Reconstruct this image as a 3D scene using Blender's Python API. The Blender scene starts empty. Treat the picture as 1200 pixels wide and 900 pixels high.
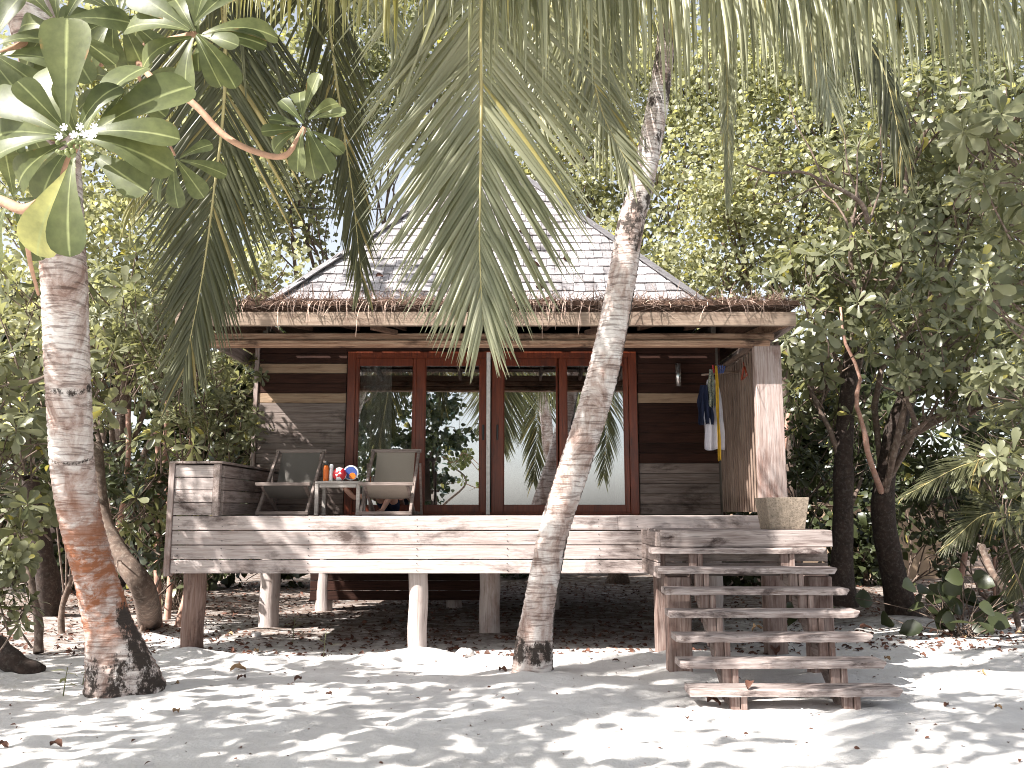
import bpy, math, random
import numpy as np
from mathutils import Vector, Matrix
random.seed(7); R = np.random.RandomState(11)
C = bpy.context.scene.collection
sc = bpy.context.scene

# ------------------------------------------------------------------ camera
EYE = 1.46; F = 1000.0; PITCH = math.atan(148/1000)
cam = bpy.data.cameras.new('camera'); cam.lens = 30; cam.sensor_width = 36
cam.clip_end = 6000; cam.clip_start = .05
co = bpy.data.objects.new('camera', cam); C.objects.link(co)
co.location = (0, 0, EYE); co.rotation_euler = (math.pi/2+PITCH, 0, 0)
sc.camera = co
def P(px, py, Y):
    "point of the real place at distance Y along a line of sight measured in the photograph"
    u = (px-600)/F; v = (450-py)/F
    r = (u, math.cos(PITCH)-v*math.sin(PITCH), math.sin(PITCH)+v*math.cos(PITCH))
    t = Y/r[1]
    return Vector((r[0]*t, Y, EYE+r[2]*t))
def H(px, py, z=0):
    u = (px-600)/F; v = (450-py)/F
    r = (u, math.cos(PITCH)-v*math.sin(PITCH), math.sin(PITCH)+v*math.cos(PITCH))
    t = (z-EYE)/r[2]
    return Vector((r[0]*t, r[1]*t, z))

# ------------------------------------------------------------------ light
EL = math.radians(43); SUN = Vector((-.63, -.42, .70)).normalized()
EL = math.asin(SUN.z); AZ = math.atan2(SUN.x, SUN.y)
w = bpy.data.worlds.new('World'); sc.world = w; w.use_nodes = True
nt = w.node_tree; nt.nodes.clear()
sky = nt.nodes.new('ShaderNodeTexSky'); sky.sky_type = 'NISHITA'; sky.sun_disc = False
sky.sun_elevation = EL; sky.sun_rotation = AZ
sky.air_density = 1.0; sky.dust_density = 2.2; sky.ozone_density = 1.0
bg = nt.nodes.new('ShaderNodeBackground'); bg.inputs[1].default_value = .095
hs = nt.nodes.new('ShaderNodeHueSaturation'); hs.inputs['Saturation'].default_value = .36
ow = nt.nodes.new('ShaderNodeOutputWorld')
nt.links.new(sky.outputs[0], hs.inputs['Color']); nt.links.new(hs.outputs[0], bg.inputs[0]); nt.links.new(bg.outputs[0], ow.inputs[0])
sl = bpy.data.lights.new('sun', 'SUN'); sl.energy = 5.0; sl.angle = math.radians(.5); sl.color = (1, .955, .89)
so = bpy.data.objects.new('sun', sl); C.objects.link(so)
so.rotation_euler = SUN.to_track_quat('Z', 'Y').to_euler(); so.location = (-20, -14, 25)
sc.view_settings.view_transform = 'Standard'; sc.view_settings.look = 'None'
sc.view_settings.exposure = 1.6; sc.view_settings.gamma = 1; sc.view_settings.use_curve_mapping = False
sc.render.engine = 'CYCLES'; sc.cycles.max_bounces = 8; sc.cycles.transparent_max_bounces = 16
sc.cycles.use_denoising = True; sc.cycles.filter_width = 1.0

# ------------------------------------------------------------------ materials
def mat(name):
    m = bpy.data.materials.new(name); m.use_nodes = True
    n = m.node_tree.nodes; b = n['Principled BSDF']
    return m, n, m.node_tree.links, b
def ramp(n, stops):
    r = n.new('ShaderNodeValToRGB'); e = r.color_ramp.elements
    while len(e) < len(stops): e.new(.5)
    for i, (p, c) in enumerate(stops):
        e[i].position = p; e[i].color = (*c, 1) if len(c) == 3 else c
    return r
def noise(n, l, vec, scale, detail=4, rough=.6, dist=0.):
    t = n.new('ShaderNodeTexNoise'); t.inputs['Scale'].default_value = scale
    t.inputs['Detail'].default_value = detail; t.inputs['Roughness'].default_value = rough
    t.inputs['Distortion'].default_value = dist
    if vec is not None: l.new(vec, t.inputs['Vector'])
    return t
def mapping(n, l, sx=1, sy=1, sz=1, src='Object'):
    tc = n.new('ShaderNodeTexCoord'); mp = n.new('ShaderNodeMapping')
    mp.inputs['Scale'].default_value = (sx, sy, sz); l.new(tc.outputs[src], mp.inputs['Vector'])
    return mp.outputs[0]
def mixc(n, l, fac, a, b, mode='MIX'):
    m = n.new('ShaderNodeMix'); m.data_type = 'RGBA'; m.blend_type = mode
    for s, v in ((0, fac), (6, a), (7, b)):
        if hasattr(v, 'is_output') or isinstance(v, bpy.types.NodeSocket): l.new(v, m.inputs[s])
        elif s == 0: m.inputs[0].default_value = v
        else: m.inputs[s].default_value = (*v, 1)
    return m.outputs[2]
def bump(n, l, h, strength, dist, b, extra=None):
    bp = n.new('ShaderNodeBump'); bp.inputs['Strength'].default_value = strength; bp.inputs['Distance'].default_value = dist
    l.new(h, bp.inputs['Height']); l.new(bp.outputs[0], b.inputs['Normal']); return bp

def wood(name, a, b_, stain=(.05, .035, .03), stain_amt=.5, axis=0, rough=.75, dark_cells=.0, var=.35, stain_scale=1.6, ringy=True):
    m, n, l, b = mat(name)
    s = [44, 44, 44]; s[axis] = 2.4
    v = mapping(n, l, *s)
    geo = n.new('ShaderNodeNewGeometry')
    off = n.new('ShaderNodeVectorMath'); off.operation = 'ADD'; l.new(v, off.inputs[0])
    sc_ = n.new('ShaderNodeVectorMath'); sc_.operation = 'SCALE'; sc_.inputs['Scale'].default_value = 40
    l.new(geo.outputs['Random Per Island'], sc_.inputs[0]); l.new(sc_.outputs[0], off.inputs[1])
    g = noise(n, l, off.outputs[0], 1, 6, .62, .6)
    r = ramp(n, [(.3, a), (.7, b_)]); l.new(g.outputs[0], r.inputs[0])
    # per board tone
    mr = n.new('ShaderNodeMapRange'); mr.inputs[3].default_value = 1-var; mr.inputs[4].default_value = 1+var*.7
    l.new(geo.outputs['Random Per Island'], mr.inputs[0])
    cm = n.new('ShaderNodeVectorMath'); cm.operation = 'SCALE'; l.new(r.outputs[0], cm.inputs[0]); l.new(mr.outputs[0], cm.inputs['Scale'])
    s2 = [stain_scale*2.2]*3; s2[axis] = stain_scale
    v2 = mapping(n, l, *s2)
    st = noise(n, l, v2, 1, 6, .7, .3)
    sr = ramp(n, [(.52, (0, 0, 0)), (.68, (1, 1, 1))]); l.new(st.outputs[0], sr.inputs[0])
    ml = n.new('ShaderNodeMath'); ml.operation = 'MULTIPLY'; l.new(sr.outputs[0], ml.inputs[0]); ml.inputs[1].default_value = stain_amt
    c = mixc(n, l, ml.outputs[0], cm.outputs[0], stain)
    # fine dark cracks along the grain
    s3 = [130, 130, 130]; s3[axis] = 4
    v3 = mapping(n, l, *s3); cr = noise(n, l, v3, 1, 3, .5)
    rr = ramp(n, [(.27, (.25, .25, .25)), (.40, (1, 1, 1))]); l.new(cr.outputs[0], rr.inputs[0])
    c = mixc(n, l, .8, c, rr.outputs[0], 'MULTIPLY')
    l.new(c, b.inputs['Base Color']); b.inputs['Roughness'].default_value = rough; b.inputs['Specular IOR Level'].default_value = .5 if 'door' in name else .18
    bump(n, l, g.outputs[0], .5, .01, b)
    return m

def leafmat(name, a, b_, yellow=(.42, .38, .12), yamt=.03, trans=.45, rough=.38, spec=.5, veins=False, dry=None):
    m, n, l, b = mat(name)
    geo = n.new('ShaderNodeNewGeometry')
    v = mapping(n, l); no = noise(n, l, v, .9, 3)
    ad = n.new('ShaderNodeMath'); ad.operation = 'MULTIPLY_ADD'
    l.new(geo.outputs['Random Per Island'], ad.inputs[0]); ad.inputs[1].default_value = .55; l.new(no.outputs[0], ad.inputs[2])
    sub = n.new('ShaderNodeMath'); sub.operation = 'SUBTRACT'; l.new(ad.outputs[0], sub.inputs[0]); sub.inputs[1].default_value = .27
    r = ramp(n, [(.15, a), (.85, b_)]); l.new(sub.outputs[0], r.inputs[0])
    mu = n.new('ShaderNodeMath'); mu.operation = 'MULTIPLY'; l.new(geo.outputs['Random Per Island'], mu.inputs[0]); mu.inputs[1].default_value = 37.7
    fr = n.new('ShaderNodeMath'); fr.operation = 'FRACT'; l.new(mu.outputs[0], fr.inputs[0])
    yr = n.new('ShaderNodeMath'); yr.operation = 'LESS_THAN'; l.new(fr.outputs[0], yr.inputs[0]); yr.inputs[1].default_value = yamt
    c = mixc(n, l, yr.outputs[0], r.outputs[0], yellow)
    if veins:
        at = n.new('ShaderNodeAttribute'); at.attribute_name = 'rib'
        rr = ramp(n, [(.0, (1, 1, 1)), (.10, (0, 0, 0))]); l.new(at.outputs['Fac'], rr.inputs[0])
        vv = n.new('ShaderNodeMath'); vv.operation = 'MULTIPLY'; l.new(rr.outputs[0], vv.inputs[0]); vv.inputs[1].default_value = .7
        c = mixc(n, l, vv.outputs[0], c, (.42, .46, .26))
        n3 = noise(n, l, v, 9, 3); r3 = ramp(n, [(.3, (.75, .78, .7)), (.7, (1.35, 1.3, 1.15))]); l.new(n3.outputs[0], r3.inputs[0]); c = mixc(n, l, 1., c, r3.outputs[0], 'MULTIPLY')
        n4 = noise(n, l, v, 22, 4); r4 = ramp(n, [(.60, (0, 0, 0)), (.66, (1, 1, 1))]); l.new(n4.outputs[0], r4.inputs[0])
        r5 = ramp(n, [(.86, (0, 0, 0)), (.97, (1, 1, 1))]); l.new(at.outputs['Fac'], r5.inputs[0])
        m5 = n.new('ShaderNodeMath'); m5.operation = 'MULTIPLY'; l.new(r4.outputs[0], m5.inputs[0]); l.new(r5.outputs[0], m5.inputs[1]); c = mixc(n, l, m5.outputs[0], c, (.28, .17, .07))
        n2 = noise(n, l, v, 60, 3)
        r2 = ramp(n, [(.3, (.8, .8, .8)), (.7, (1.15, 1.15, 1.1))]); l.new(n2.outputs[0], r2.inputs[0])
        c = mixc(n, l, 1., c, r2.outputs[0], 'MULTIPLY')
        bump(n, l, n2.outputs[0], .15, .002, b)
    l.new(c, b.inputs['Base Color']); b.inputs['Roughness'].default_value = rough
    b.inputs['Specular IOR Level'].default_value = spec
    tr = n.new('ShaderNodeBsdfTranslucent')
    tc = mixc(n, l, 1., c, (1.25, 1.22, .78), 'MULTIPLY'); l.new(tc, tr.inputs[0])
    mx = n.new('ShaderNodeMixShader'); mx.inputs[0].default_value = trans
    l.new(b.outputs[0], mx.inputs[1]); l.new(tr.outputs[0], mx.inputs[2]); l.new(mx.outputs[0], n['Material Output'].inputs[0])
    return m

def plain(name, col, rough=.6, metal=0, nscale=0, var=.15, bmp=0, nz=None, amt=.6):
    m, n, l, b = mat(name)
    b.inputs['Roughness'].default_value = rough; b.inputs['Metallic'].default_value = metal
    sc1 = nscale or 12
    no = noise(n, l, mapping(n, l), sc1, 5)
    r = ramp(n, [(.3, tuple(c*(1-var) for c in col)), (.7, tuple(min(1, c*(1+var)) for c in col))]); l.new(no.outputs[0], r.inputs[0])
    c = r.outputs[0]
    if nz:
        n2 = noise(n, l, mapping(n, l), sc1*2.3, 6, .7)
        r2 = ramp(n, [(.5, (0, 0, 0)), (.62, (1, 1, 1))]); l.new(n2.outputs[0], r2.inputs[0])
        f = n.new('ShaderNodeMath'); f.operation = 'MULTIPLY'; f.inputs[1].default_value = amt; l.new(r2.outputs[0], f.inputs[0])
        c = mixc(n, l, f.outputs[0], c, nz)
    l.new(c, b.inputs['Base Color'])
    if bmp: bump(n, l, no.outputs[0], bmp, .01, b)
    return m

M = {}
M['grey'] = wood('weathered_grey_board', (.36, .285, .265), (.60, .53, .51), (.06, .04, .035), .95, 0, var=.2, stain_scale=1.3)
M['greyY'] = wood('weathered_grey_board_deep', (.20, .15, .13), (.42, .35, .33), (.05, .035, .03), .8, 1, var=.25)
M['greyZ'] = wood('weathered_grey_post', (.25, .17, .145), (.46, .39, .37), (.13, .06, .042), .85, 2, var=.15, stain_scale=1.2)
M['pile'] = wood('weathered_round_pile', (.34, .28, .26), (.50, .44, .42), (.20, .11, .08), .8, 2, var=.2, stain_scale=1.0)
M['pilebrown'] = wood('brown_stained_pile', (.13, .07, .052), (.32, .23, .20), (.05, .028, .022), .8, 2, var=.1)
M['steppost'] = wood('step_post_timber', (.15, .09, .075), (.38, .30, .27), (.07, .035, .028), .8, 2, var=.2, stain_scale=1.2)
M['slat'] = wood('tan_slat', (.17, .11, .085), (.36, .27, .22), (.05, .03, .025), .5, 2, var=.5)
M['tread'] = wood('worn_tread', (.13, .09, .08), (.47, .41, .39), (.035, .022, .02), 1., 0, var=.2, stain_scale=2.8)
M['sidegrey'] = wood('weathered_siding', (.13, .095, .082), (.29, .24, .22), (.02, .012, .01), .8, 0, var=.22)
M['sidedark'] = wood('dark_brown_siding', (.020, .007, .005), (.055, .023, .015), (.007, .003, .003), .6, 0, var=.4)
M['sidetan'] = wood('pale_new_siding', (.22, .14, .09), (.36, .26, .18), (.08, .045, .03), .5, 0, var=.15)
M['beam'] = wood('rough_beam', (.15, .070, .042), (.42, .285, .20), (.020, .010, .008), 1., 0, var=.2, stain_scale=1.7)
M['fascia'] = wood('fascia_board', (.20, .14, .105), (.34, .265, .21), (.07, .04, .03), .8, 0, var=.15)
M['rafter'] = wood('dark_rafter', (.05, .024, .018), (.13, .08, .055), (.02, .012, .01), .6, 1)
M['red'] = wood('red_brown_door_timber', (.10, .017, .006), (.20, .040, .012), (.03, .009, .006), .6, 2, rough=.38, var=.12)
M['shingle'] = wood('silvered_shingle', (.22, .20, .205), (.47, .445, .46), (.055, .05, .055), .95, 2, var=.45, stain_scale=1.2)
M['hip'] = wood('hip_board', (.13, .12, .13), (.26, .25, .26), (.07, .07, .07), .5, 0)
M['thatch'] = wood('dry_palm_thatch', (.24, .14, .10), (.58, .46, .40), (.07, .035, .025), .5, 0, rough=.9, var=.8)
M['white_post'] = plain('white_metal', (.62, .6, .58), .4, nscale=20)
M['steel'] = plain('brushed_steel', (.6, .6, .6), .25, .9, nscale=30)
M['plaster'] = plain('room_paint', (.10, .085, .07), .8)
M['curtain'] = plain('grey_curtain_cloth', (.80, .77, .74), .9, nscale=40)
M['chairwood'] = wood('chair_timber', (.17, .13, .115), (.30, .25, .23), (.06, .04, .03), .4, 0, var=.1)
M['tablewood'] = wood('table_timber', (.25, .22, .20), (.42, .39, .37), (.10, .08, .07), .4, 0, var=.1)
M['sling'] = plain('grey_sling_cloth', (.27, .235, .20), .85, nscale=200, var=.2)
M['sling_shaded'] = plain('shaded_sling_cloth', (.11, .10, .09), .85, nscale=200, var=.2)  # same grey sling cloth, with the shade on the left chair darkened into its colour
M['orange'] = plain('orange_plastic', (.62, .13, .01), .3)
M['white'] = plain('white_plastic', (.7, .72, .75), .35)
M['blueplastic'] = plain('blue_plastic', (.03, .06, .22), .35)
M['redplastic'] = plain('red_plastic', (.5, .02, .03), .35)
M['navy'] = plain('navy_cloth', (.006, .011, .038), .9, nscale=30)
M['whitecloth'] = plain('white_cloth', (.62, .6, .66), .9, nscale=30, var=.06)
M['yellowcloth'] = plain('yellow_cloth', (.50, .30, .02), .8)
M['pattern'] = plain('flowered_cloth', (.10, .13, .12), .9, nscale=45, var=.9, nz=(.6, .5, .3))
M['redhanger'] = plain('red_brown_hanger', (.22, .035, .015), .4)
M['skin'] = plain('skin', (.66, .38, .29), .55, nscale=20, var=.06)
M['hair'] = plain('brown_hair', (.045, .025, .015), .6, nscale=90, var=.4)
M['pot'] = plain('mottled_concrete', (.25, .20, .155), .9, nscale=26, var=.3, bmp=.6, nz=(.09, .07, .05), amt=.75)
M['deadleaf'] = plain('dead_leaf', (.10, .040, .024), .7, nscale=9, var=.5)
M['deadtan'] = plain('dry_tan_leaf', (.30, .19, .10), .8, nscale=9, var=.4)
M['stone'] = plain('coral_stone', (.62, .58, .56), .9, nscale=30, bmp=.5)
M['cable'] = plain('black_cable', (.02, .02, .02), .5)
M['wallpaint'] = plain('tan_render', (.40, .29, .20), .9, nscale=3, var=.2, nz=(.30, .22, .16), amt=.5)
M['flower'] = plain('white_petals', (.8, .76, .76), .6, var=.05)
M['hutwood'] = wood('dark_fence_board', (.05, .035, .03), (.12, .09, .08), (.02, .015, .012), .6, 0)
M['bark'] = plain('grey_brown_bark', (.11, .075, .058), .9, nscale=9, var=.45, bmp=.9, nz=(.30, .25, .21), amt=.45)
M['barkdark'] = plain('dark_bark', (.028, .017, .013), .95, nscale=11, var=.5, bmp=1., nz=(.12, .10, .085), amt=.35)
M['barkpink'] = plain('smooth_pink_bark', (.36, .20, .15), .8, nscale=10, var=.3, bmp=.5, nz=(.5, .42, .36), amt=.4)
M['twig'] = plain('twig_bark', (.33, .19, .12), .8, nscale=30, var=.25, bmp=.4)
# foliage
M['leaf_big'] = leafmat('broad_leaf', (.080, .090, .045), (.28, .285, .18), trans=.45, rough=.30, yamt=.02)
M['leaf_near'] = leafmat('near_broad_leaf', (.085, .102, .048), (.165, .185, .100), yamt=.0, trans=.40, rough=.40, veins=True, spec=.3)
M['leaf_yel'] = leafmat('ageing_leaf', (.42, .42, .17), (.52, .50, .25), yamt=0, trans=.4, rough=.45, veins=True)
M['leaf_small'] = leafmat('small_leaf', (.09, .10, .045), (.30, .305, .19), trans=.5, rough=.32, yamt=.03)
M['leaf_pale'] = leafmat('pale_leaf', (.15, .16, .08), (.50, .50, .35), trans=.5, rough=.30, yamt=.04)
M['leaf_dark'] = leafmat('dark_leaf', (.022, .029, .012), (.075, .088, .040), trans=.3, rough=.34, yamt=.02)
M['frond'] = leafmat('palm_leaflets', (.16, .168, .10), (.38, .38, .26), yamt=.02, yellow=(.42, .36, .14), trans=.38, rough=.33, spec=.6)
M['frond_dark'] = leafmat('shaded_palm_leaflets', (.050, .052, .024), (.115, .115, .058), yamt=.05, yellow=(.3, .24, .1), trans=.3, rough=.4)  # darker copy of the palm leaflets, shade on their back side put into the colour
M['frond_yellow'] = leafmat('yellow_palm_leaflets', (.24, .23, .09), (.36, .34, .16), yamt=.08, trans=.45, rough=.4)
M['rachis'] = plain('frond_midrib', (.42, .36, .17), .5, nscale=14, var=.2)

def trunkmat():
    m, n, l, b = mat('ringed_palm_bark')
    v = mapping(n, l, 4, 4, 42); rings = noise(n, l, v, 1, 5, .6, .8)
    v1 = mapping(n, l, 5, 5, 2.6); pt = noise(n, l, v1, 1, 6, .7, .5)
    r = ramp(n, [(.36, (.26, .17, .14)), (.47, (.46, .37, .335)), (.60, (.66, .61, .585))]); l.new(pt.outputs[0], r.inputs[0])
    r2 = ramp(n, [(.40, (.28, .23, .21)), (.50, (1, 1, 1))]); l.new(rings.outputs[0], r2.inputs[0])
    c = mixc(n, l, .75, r.outputs[0], r2.outputs[0], 'MULTIPLY')
    ar = n.new('ShaderNodeAttribute'); ar.attribute_name = 'rust'
    nr = noise(n, l, mapping(n, l, 4, 4, 7), 1, 6, .7, .4); rr0 = ramp(n, [(.38, (0, 0, 0)), (.56, (1, 1, 1))]); l.new(nr.outputs[0], rr0.inputs[0])
    mm = n.new('ShaderNodeMath'); mm.operation = 'MULTIPLY'; l.new(ar.outputs['Fac'], mm.inputs[0]); l.new(rr0.outputs[0], mm.inputs[1])
    c = mixc(n, l, mm.outputs[0], c, (.27, .10, .045))
    # dark algae, grown at the foot and on the weather side (attribute moss is a mark of the bark)
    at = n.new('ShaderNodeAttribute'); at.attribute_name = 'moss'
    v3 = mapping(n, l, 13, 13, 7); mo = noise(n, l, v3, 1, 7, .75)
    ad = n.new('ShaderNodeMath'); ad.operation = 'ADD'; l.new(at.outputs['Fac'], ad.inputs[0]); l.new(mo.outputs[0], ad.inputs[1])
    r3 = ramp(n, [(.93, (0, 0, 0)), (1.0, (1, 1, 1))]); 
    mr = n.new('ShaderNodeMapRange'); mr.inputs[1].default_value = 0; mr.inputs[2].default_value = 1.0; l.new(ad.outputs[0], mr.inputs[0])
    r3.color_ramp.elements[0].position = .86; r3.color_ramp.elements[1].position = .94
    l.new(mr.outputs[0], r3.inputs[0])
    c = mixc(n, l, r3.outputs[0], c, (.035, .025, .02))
    l.new(c, b.inputs['Base Color']); b.inputs['Roughness'].default_value = .85
    bump(n, l, rings.outputs[0], .8, .02, b)
    return m
M['palmbark'] = trunkmat()

def sandmat():
    m, n, l, b = mat('coral_sand')
    tc = n.new('ShaderNodeTexCoord')
    f1 = noise(n, l, tc.outputs['Object'], 140, 3, .7)
    f2 = noise(n, l, tc.outputs['Object'], 1.1, 5, .6)
    r = ramp(n, [(.3, (.60, .575, .56)), (.7, (.75, .73, .715))]); l.new(f2.outputs[0], r.inputs[0])
    r1 = ramp(n, [(.30, (.45, .42, .4)), (.43, (1, 1, 1))]); l.new(f1.outputs[0], r1.inputs[0])
    c = mixc(n, l, .6, r.outputs[0], r1.outputs[0], 'MULTIPLY')
    # humus and old litter worked into the sand inland of the beach edge
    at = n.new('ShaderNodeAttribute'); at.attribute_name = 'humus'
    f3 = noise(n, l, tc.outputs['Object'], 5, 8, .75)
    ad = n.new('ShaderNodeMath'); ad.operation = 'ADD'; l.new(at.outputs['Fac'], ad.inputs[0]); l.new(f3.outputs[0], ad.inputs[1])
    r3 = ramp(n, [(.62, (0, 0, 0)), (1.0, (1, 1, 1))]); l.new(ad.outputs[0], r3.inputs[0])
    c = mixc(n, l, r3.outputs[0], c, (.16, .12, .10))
    l.new(c, b.inputs['Base Color']); b.inputs['Roughness'].default_value = .95; b.inputs['Specular IOR Level'].default_value = .1
    f4 = noise(n, l, tc.outputs['Object'], 9, 8, .7)
    bump(n, l, f4.outputs[0], .7, .05, b)
    return m
M['sand'] = sandmat()

def glassmat():
    m, n, l, b = mat('door_glass'); n.remove(b)
    g = n.new('ShaderNodeBsdfGlossy'); g.inputs['Roughness'].default_value = .003; g.inputs[0].default_value = (.95, .97, 1, 1)
    t = n.new('ShaderNodeBsdfTransparent'); t.inputs[0].default_value = (.85, .86, .85, 1)
    fr = n.new('ShaderNodeFresnel'); fr.inputs[0].default_value = 1.7
    ad = n.new('ShaderNodeMath'); ad.operation = 'ADD'; l.new(fr.outputs[0], ad.inputs[0]); ad.inputs[1].default_value = .33; ad.use_clamp = True
    no = noise(n, l, mapping(n, l), 1.3, 1); bp = n.new('ShaderNodeBump'); bp.inputs['Strength'].default_value = .02; bp.inputs['Distance'].default_value = .05
    l.new(no.outputs[0], bp.inputs['Height']); l.new(bp.outputs[0], g.inputs['Normal'])
    mx = n.new('ShaderNodeMixShader'); l.new(ad.outputs[0], mx.inputs[0]); l.new(t.outputs[0], mx.inputs[1]); l.new(g.outputs[0], mx.inputs[2])
    l.new(mx.outputs[0], n['Material Output'].inputs[0]); return m
M['glass'] = glassmat()
def seamat():
    m, n, l, b = mat('lagoon_water'); b.inputs['Base Color'].default_value = (.16, .42, .46, 1); b.inputs['Roughness'].default_value = .12
    no = noise(n, l, mapping(n, l), .9, 4); bump(n, l, no.outputs[0], .4, .2, b); return m
M['sea'] = seamat()

# ------------------------------------------------------------------ object helpers
def setp(o, label=None, cat=None, group=None, kind=None):
    if label: o['label'] = label
    if cat: o['category'] = cat
    if group: o['group'] = group
    if kind: o['kind'] = kind
    return o
def thing(name, label, cat, loc=(0, 0, 0), group=None):
    o = bpy.data.objects.new(name, None); C.objects.link(o); o.location = loc; o.empty_display_size = .2
    bpy.context.view_layer.update()
    return setp(o, label, cat, group)
def link(name, me, m, parent=None):
    o = bpy.data.objects.new(name, me); C.objects.link(o)
    for x in (m if isinstance(m, (list, tuple)) else [m]): me.materials.append(M[x] if isinstance(x, str) else x)
    if parent is not None:
        o.parent = parent
        root = parent
        off = Vector((0, 0, 0))
        while root is not None: off += root.location; root = root.parent
        # geometry is given in world coordinates: shift the mesh so that the part keeps its place
        if off.length > 0: me.transform(Matrix.Translation(-off))
    return o
class MB:
    def __init__(s): s.v = []; s.f = []; s.mi = []; s.sm = False
    def add(s, vs, fs, mi=0):
        k = len(s.v); s.v += [tuple(v) for v in vs]; s.f += [tuple(i+k for i in f) for f in fs]; s.mi += [mi]*len(fs); return s
    def box(s, a, b, mi=0, bev=.004, jit=0, rot=None):
        x0, y0, z0 = a; x1, y1, z1 = b
        if x1 < x0: x0, x1 = x1, x0
        if y1 < y0: y0, y1 = y1, y0
        if z1 < z0: z0, z1 = z1, z0
        c = Vector(((x0+x1)/2, (y0+y1)/2, (z0+z1)/2)); h = ((x1-x0)/2, (y1-y0)/2, (z1-z0)/2)
        e = min(bev, min(h)*.6); vs = []
        # chamfered box: 24 vertices
        idx = {}
        for sx in (-1, 1):
            for sy in (-1, 1):
                for sz in (-1, 1):
                    for ax in range(3):
                        p = [sx*(h[0]-e), sy*(h[1]-e), sz*(h[2]-e)]; p[ax] = (sx, sy, sz)[ax]*h[ax]
                        if jit: p = [q+random.uniform(-jit, jit) for q in p]
                        q = Vector(p)
                        if rot is not None: q = rot @ q
                        idx[(sx, sy, sz, ax)] = len(vs); vs.append(c+q)
        fs = []
        for ax in range(3):
            o1, o2 = [(1, 2), (2, 0), (0, 1)][ax]
            for sg in (-1, 1):
                f = []
                for (u, w_) in ((-1, -1), (1, -1), (1, 1), (-1, 1)):
                    k = [0, 0, 0]; k[ax] = sg; k[o1] = u; k[o2] = w_; f.append(idx[(*k, ax)])
                fs.append(f if sg > 0 else f[::-1])
        for ax in range(3):           # edges parallel to ax
            o1, o2 = [(1, 2), (2, 0), (0, 1)][ax]
            for u in (-1, 1):
                for w_ in (-1, 1):
                    def K(sg, a2):
                        k = [0, 0, 0]; k[ax] = sg; k[o1] = u; k[o2] = w_; return idx[(*k, a2)]
                    f = [K(-1, o1), K(1, o1), K(1, o2), K(-1, o2)]
                    fs.append(f if u*w_ < 0 else f[::-1])
        for sx in (-1, 1):
            for sy in (-1, 1):
                for sz in (-1, 1):
                    f = [idx[(sx, sy, sz, 0)], idx[(sx, sy, sz, 1)], idx[(sx, sy, sz, 2)]]
                    fs.append(f if sx*sy*sz > 0 else f[::-1])
        return s.add(vs, fs, mi)
    def bar(s, p, q, wd, th, up=(0, 0, 1), mi=0, bev=.003):
        "rectangular bar from p to q, wd across, th along up"
        p = Vector(p); q = Vector(q); d = q-p; L = d.length; d.normalize(); up = Vector(up)
        sd = d.cross(up)
        if sd.length < 1e-4: sd = d.cross(Vector((0, 1, 0)))
        sd.normalize(); u2 = sd.cross(d)
        m3 = Matrix((d, sd, u2)).transposed(); c = (p+q)/2; t = MB()
        t.box((-L/2, -wd/2, -th/2), (L/2, wd/2, th/2), 0, bev)
        return s.add([c + m3 @ Vector(v) for v in t.v], t.f, mi)
    def tube(s, pts, rad, n=10, mi=0, caps=True):
        pts = [Vector(p) for p in pts]; k = len(pts)
        if not hasattr(rad, '__len__'): rad = [rad]*k
        vs = []; prev = None
        for i, p in enumerate(pts):
            t = (pts[min(i+1, k-1)]-pts[max(i-1, 0)]).normalized()
            if prev is None:
                a = Vector((1, 0, 0)) if abs(t.x) < .8 else Vector((0, 1, 0)); u = (a-t*a.dot(t)).normalized()
            else: u = (prev-t*prev.dot(t)).normalized()
            prev = u; v = t.cross(u)
            for j in range(n):
                an = 2*math.pi*j/n; vs.append(p+(u*math.cos(an)+v*math.sin(an))*rad[i])
        fs = [(i*n+j, i*n+(j+1) % n, (i+1)*n+(j+1) % n, (i+1)*n+j) for i in range(k-1) for j in range(n)]
        if caps: fs += [tuple(range(n))[::-1], tuple(range((k-1)*n, k*n))]
        return s.add(vs, fs, mi)
    def lathe(s, c, prof, n=20, mi=0):
        c = Vector(c); vs = []
        for r, z in prof:
            for j in range(n): a = 2*math.pi*j/n; vs.append(c+Vector((r*math.cos(a), r*math.sin(a), z)))
        k = len(prof)
        fs = [(i*n+j, i*n+(j+1) % n, (i+1)*n+(j+1) % n, (i+1)*n+j) for i in range(k-1) for j in range(n)]
        fs += [tuple(range(n))[::-1], tuple(range((k-1)*n, k*n))]
        return s.add(vs, fs, mi)
    def build(s, name, m, parent=None, smooth=False):
        me = bpy.data.meshes.new(name); me.from_pydata(s.v, [], s.f); me.update()
        me.polygons.foreach_set('material_index', s.mi)
        if smooth: me.polygons.foreach_set('use_smooth', [True]*len(s.f))
        return link(name, me, m, parent)
def mesh_np(name, V, Q, m, parent=None, smooth=False, attr=None):
    V = np.asarray(V, dtype=np.float32).reshape(-1, 3); Q = np.asarray(Q, dtype=np.int32).reshape(-1, 4)
    me = bpy.data.meshes.new(name); me.vertices.add(len(V)); me.vertices.foreach_set('co', V.ravel())
    me.loops.add(Q.size); me.loops.foreach_set('vertex_index', Q.ravel())
    me.polygons.add(len(Q)); me.polygons.foreach_set('loop_start', np.arange(0, Q.size, 4, dtype=np.int32))
    try: me.polygons.foreach_set('loop_total', np.full(len(Q), 4, dtype=np.int32))
    except Exception: pass
    if attr:
        for k, a in attr.items():
            at = me.attributes.new(k, 'FLOAT', 'POINT'); at.data.foreach_set('value', np.asarray(a, dtype=np.float32))
    me.update(calc_edges=True)
    if smooth: me.polygons.foreach_set('use_smooth', np.ones(len(Q), dtype=bool))
    return link(name, me, m, parent)
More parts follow.
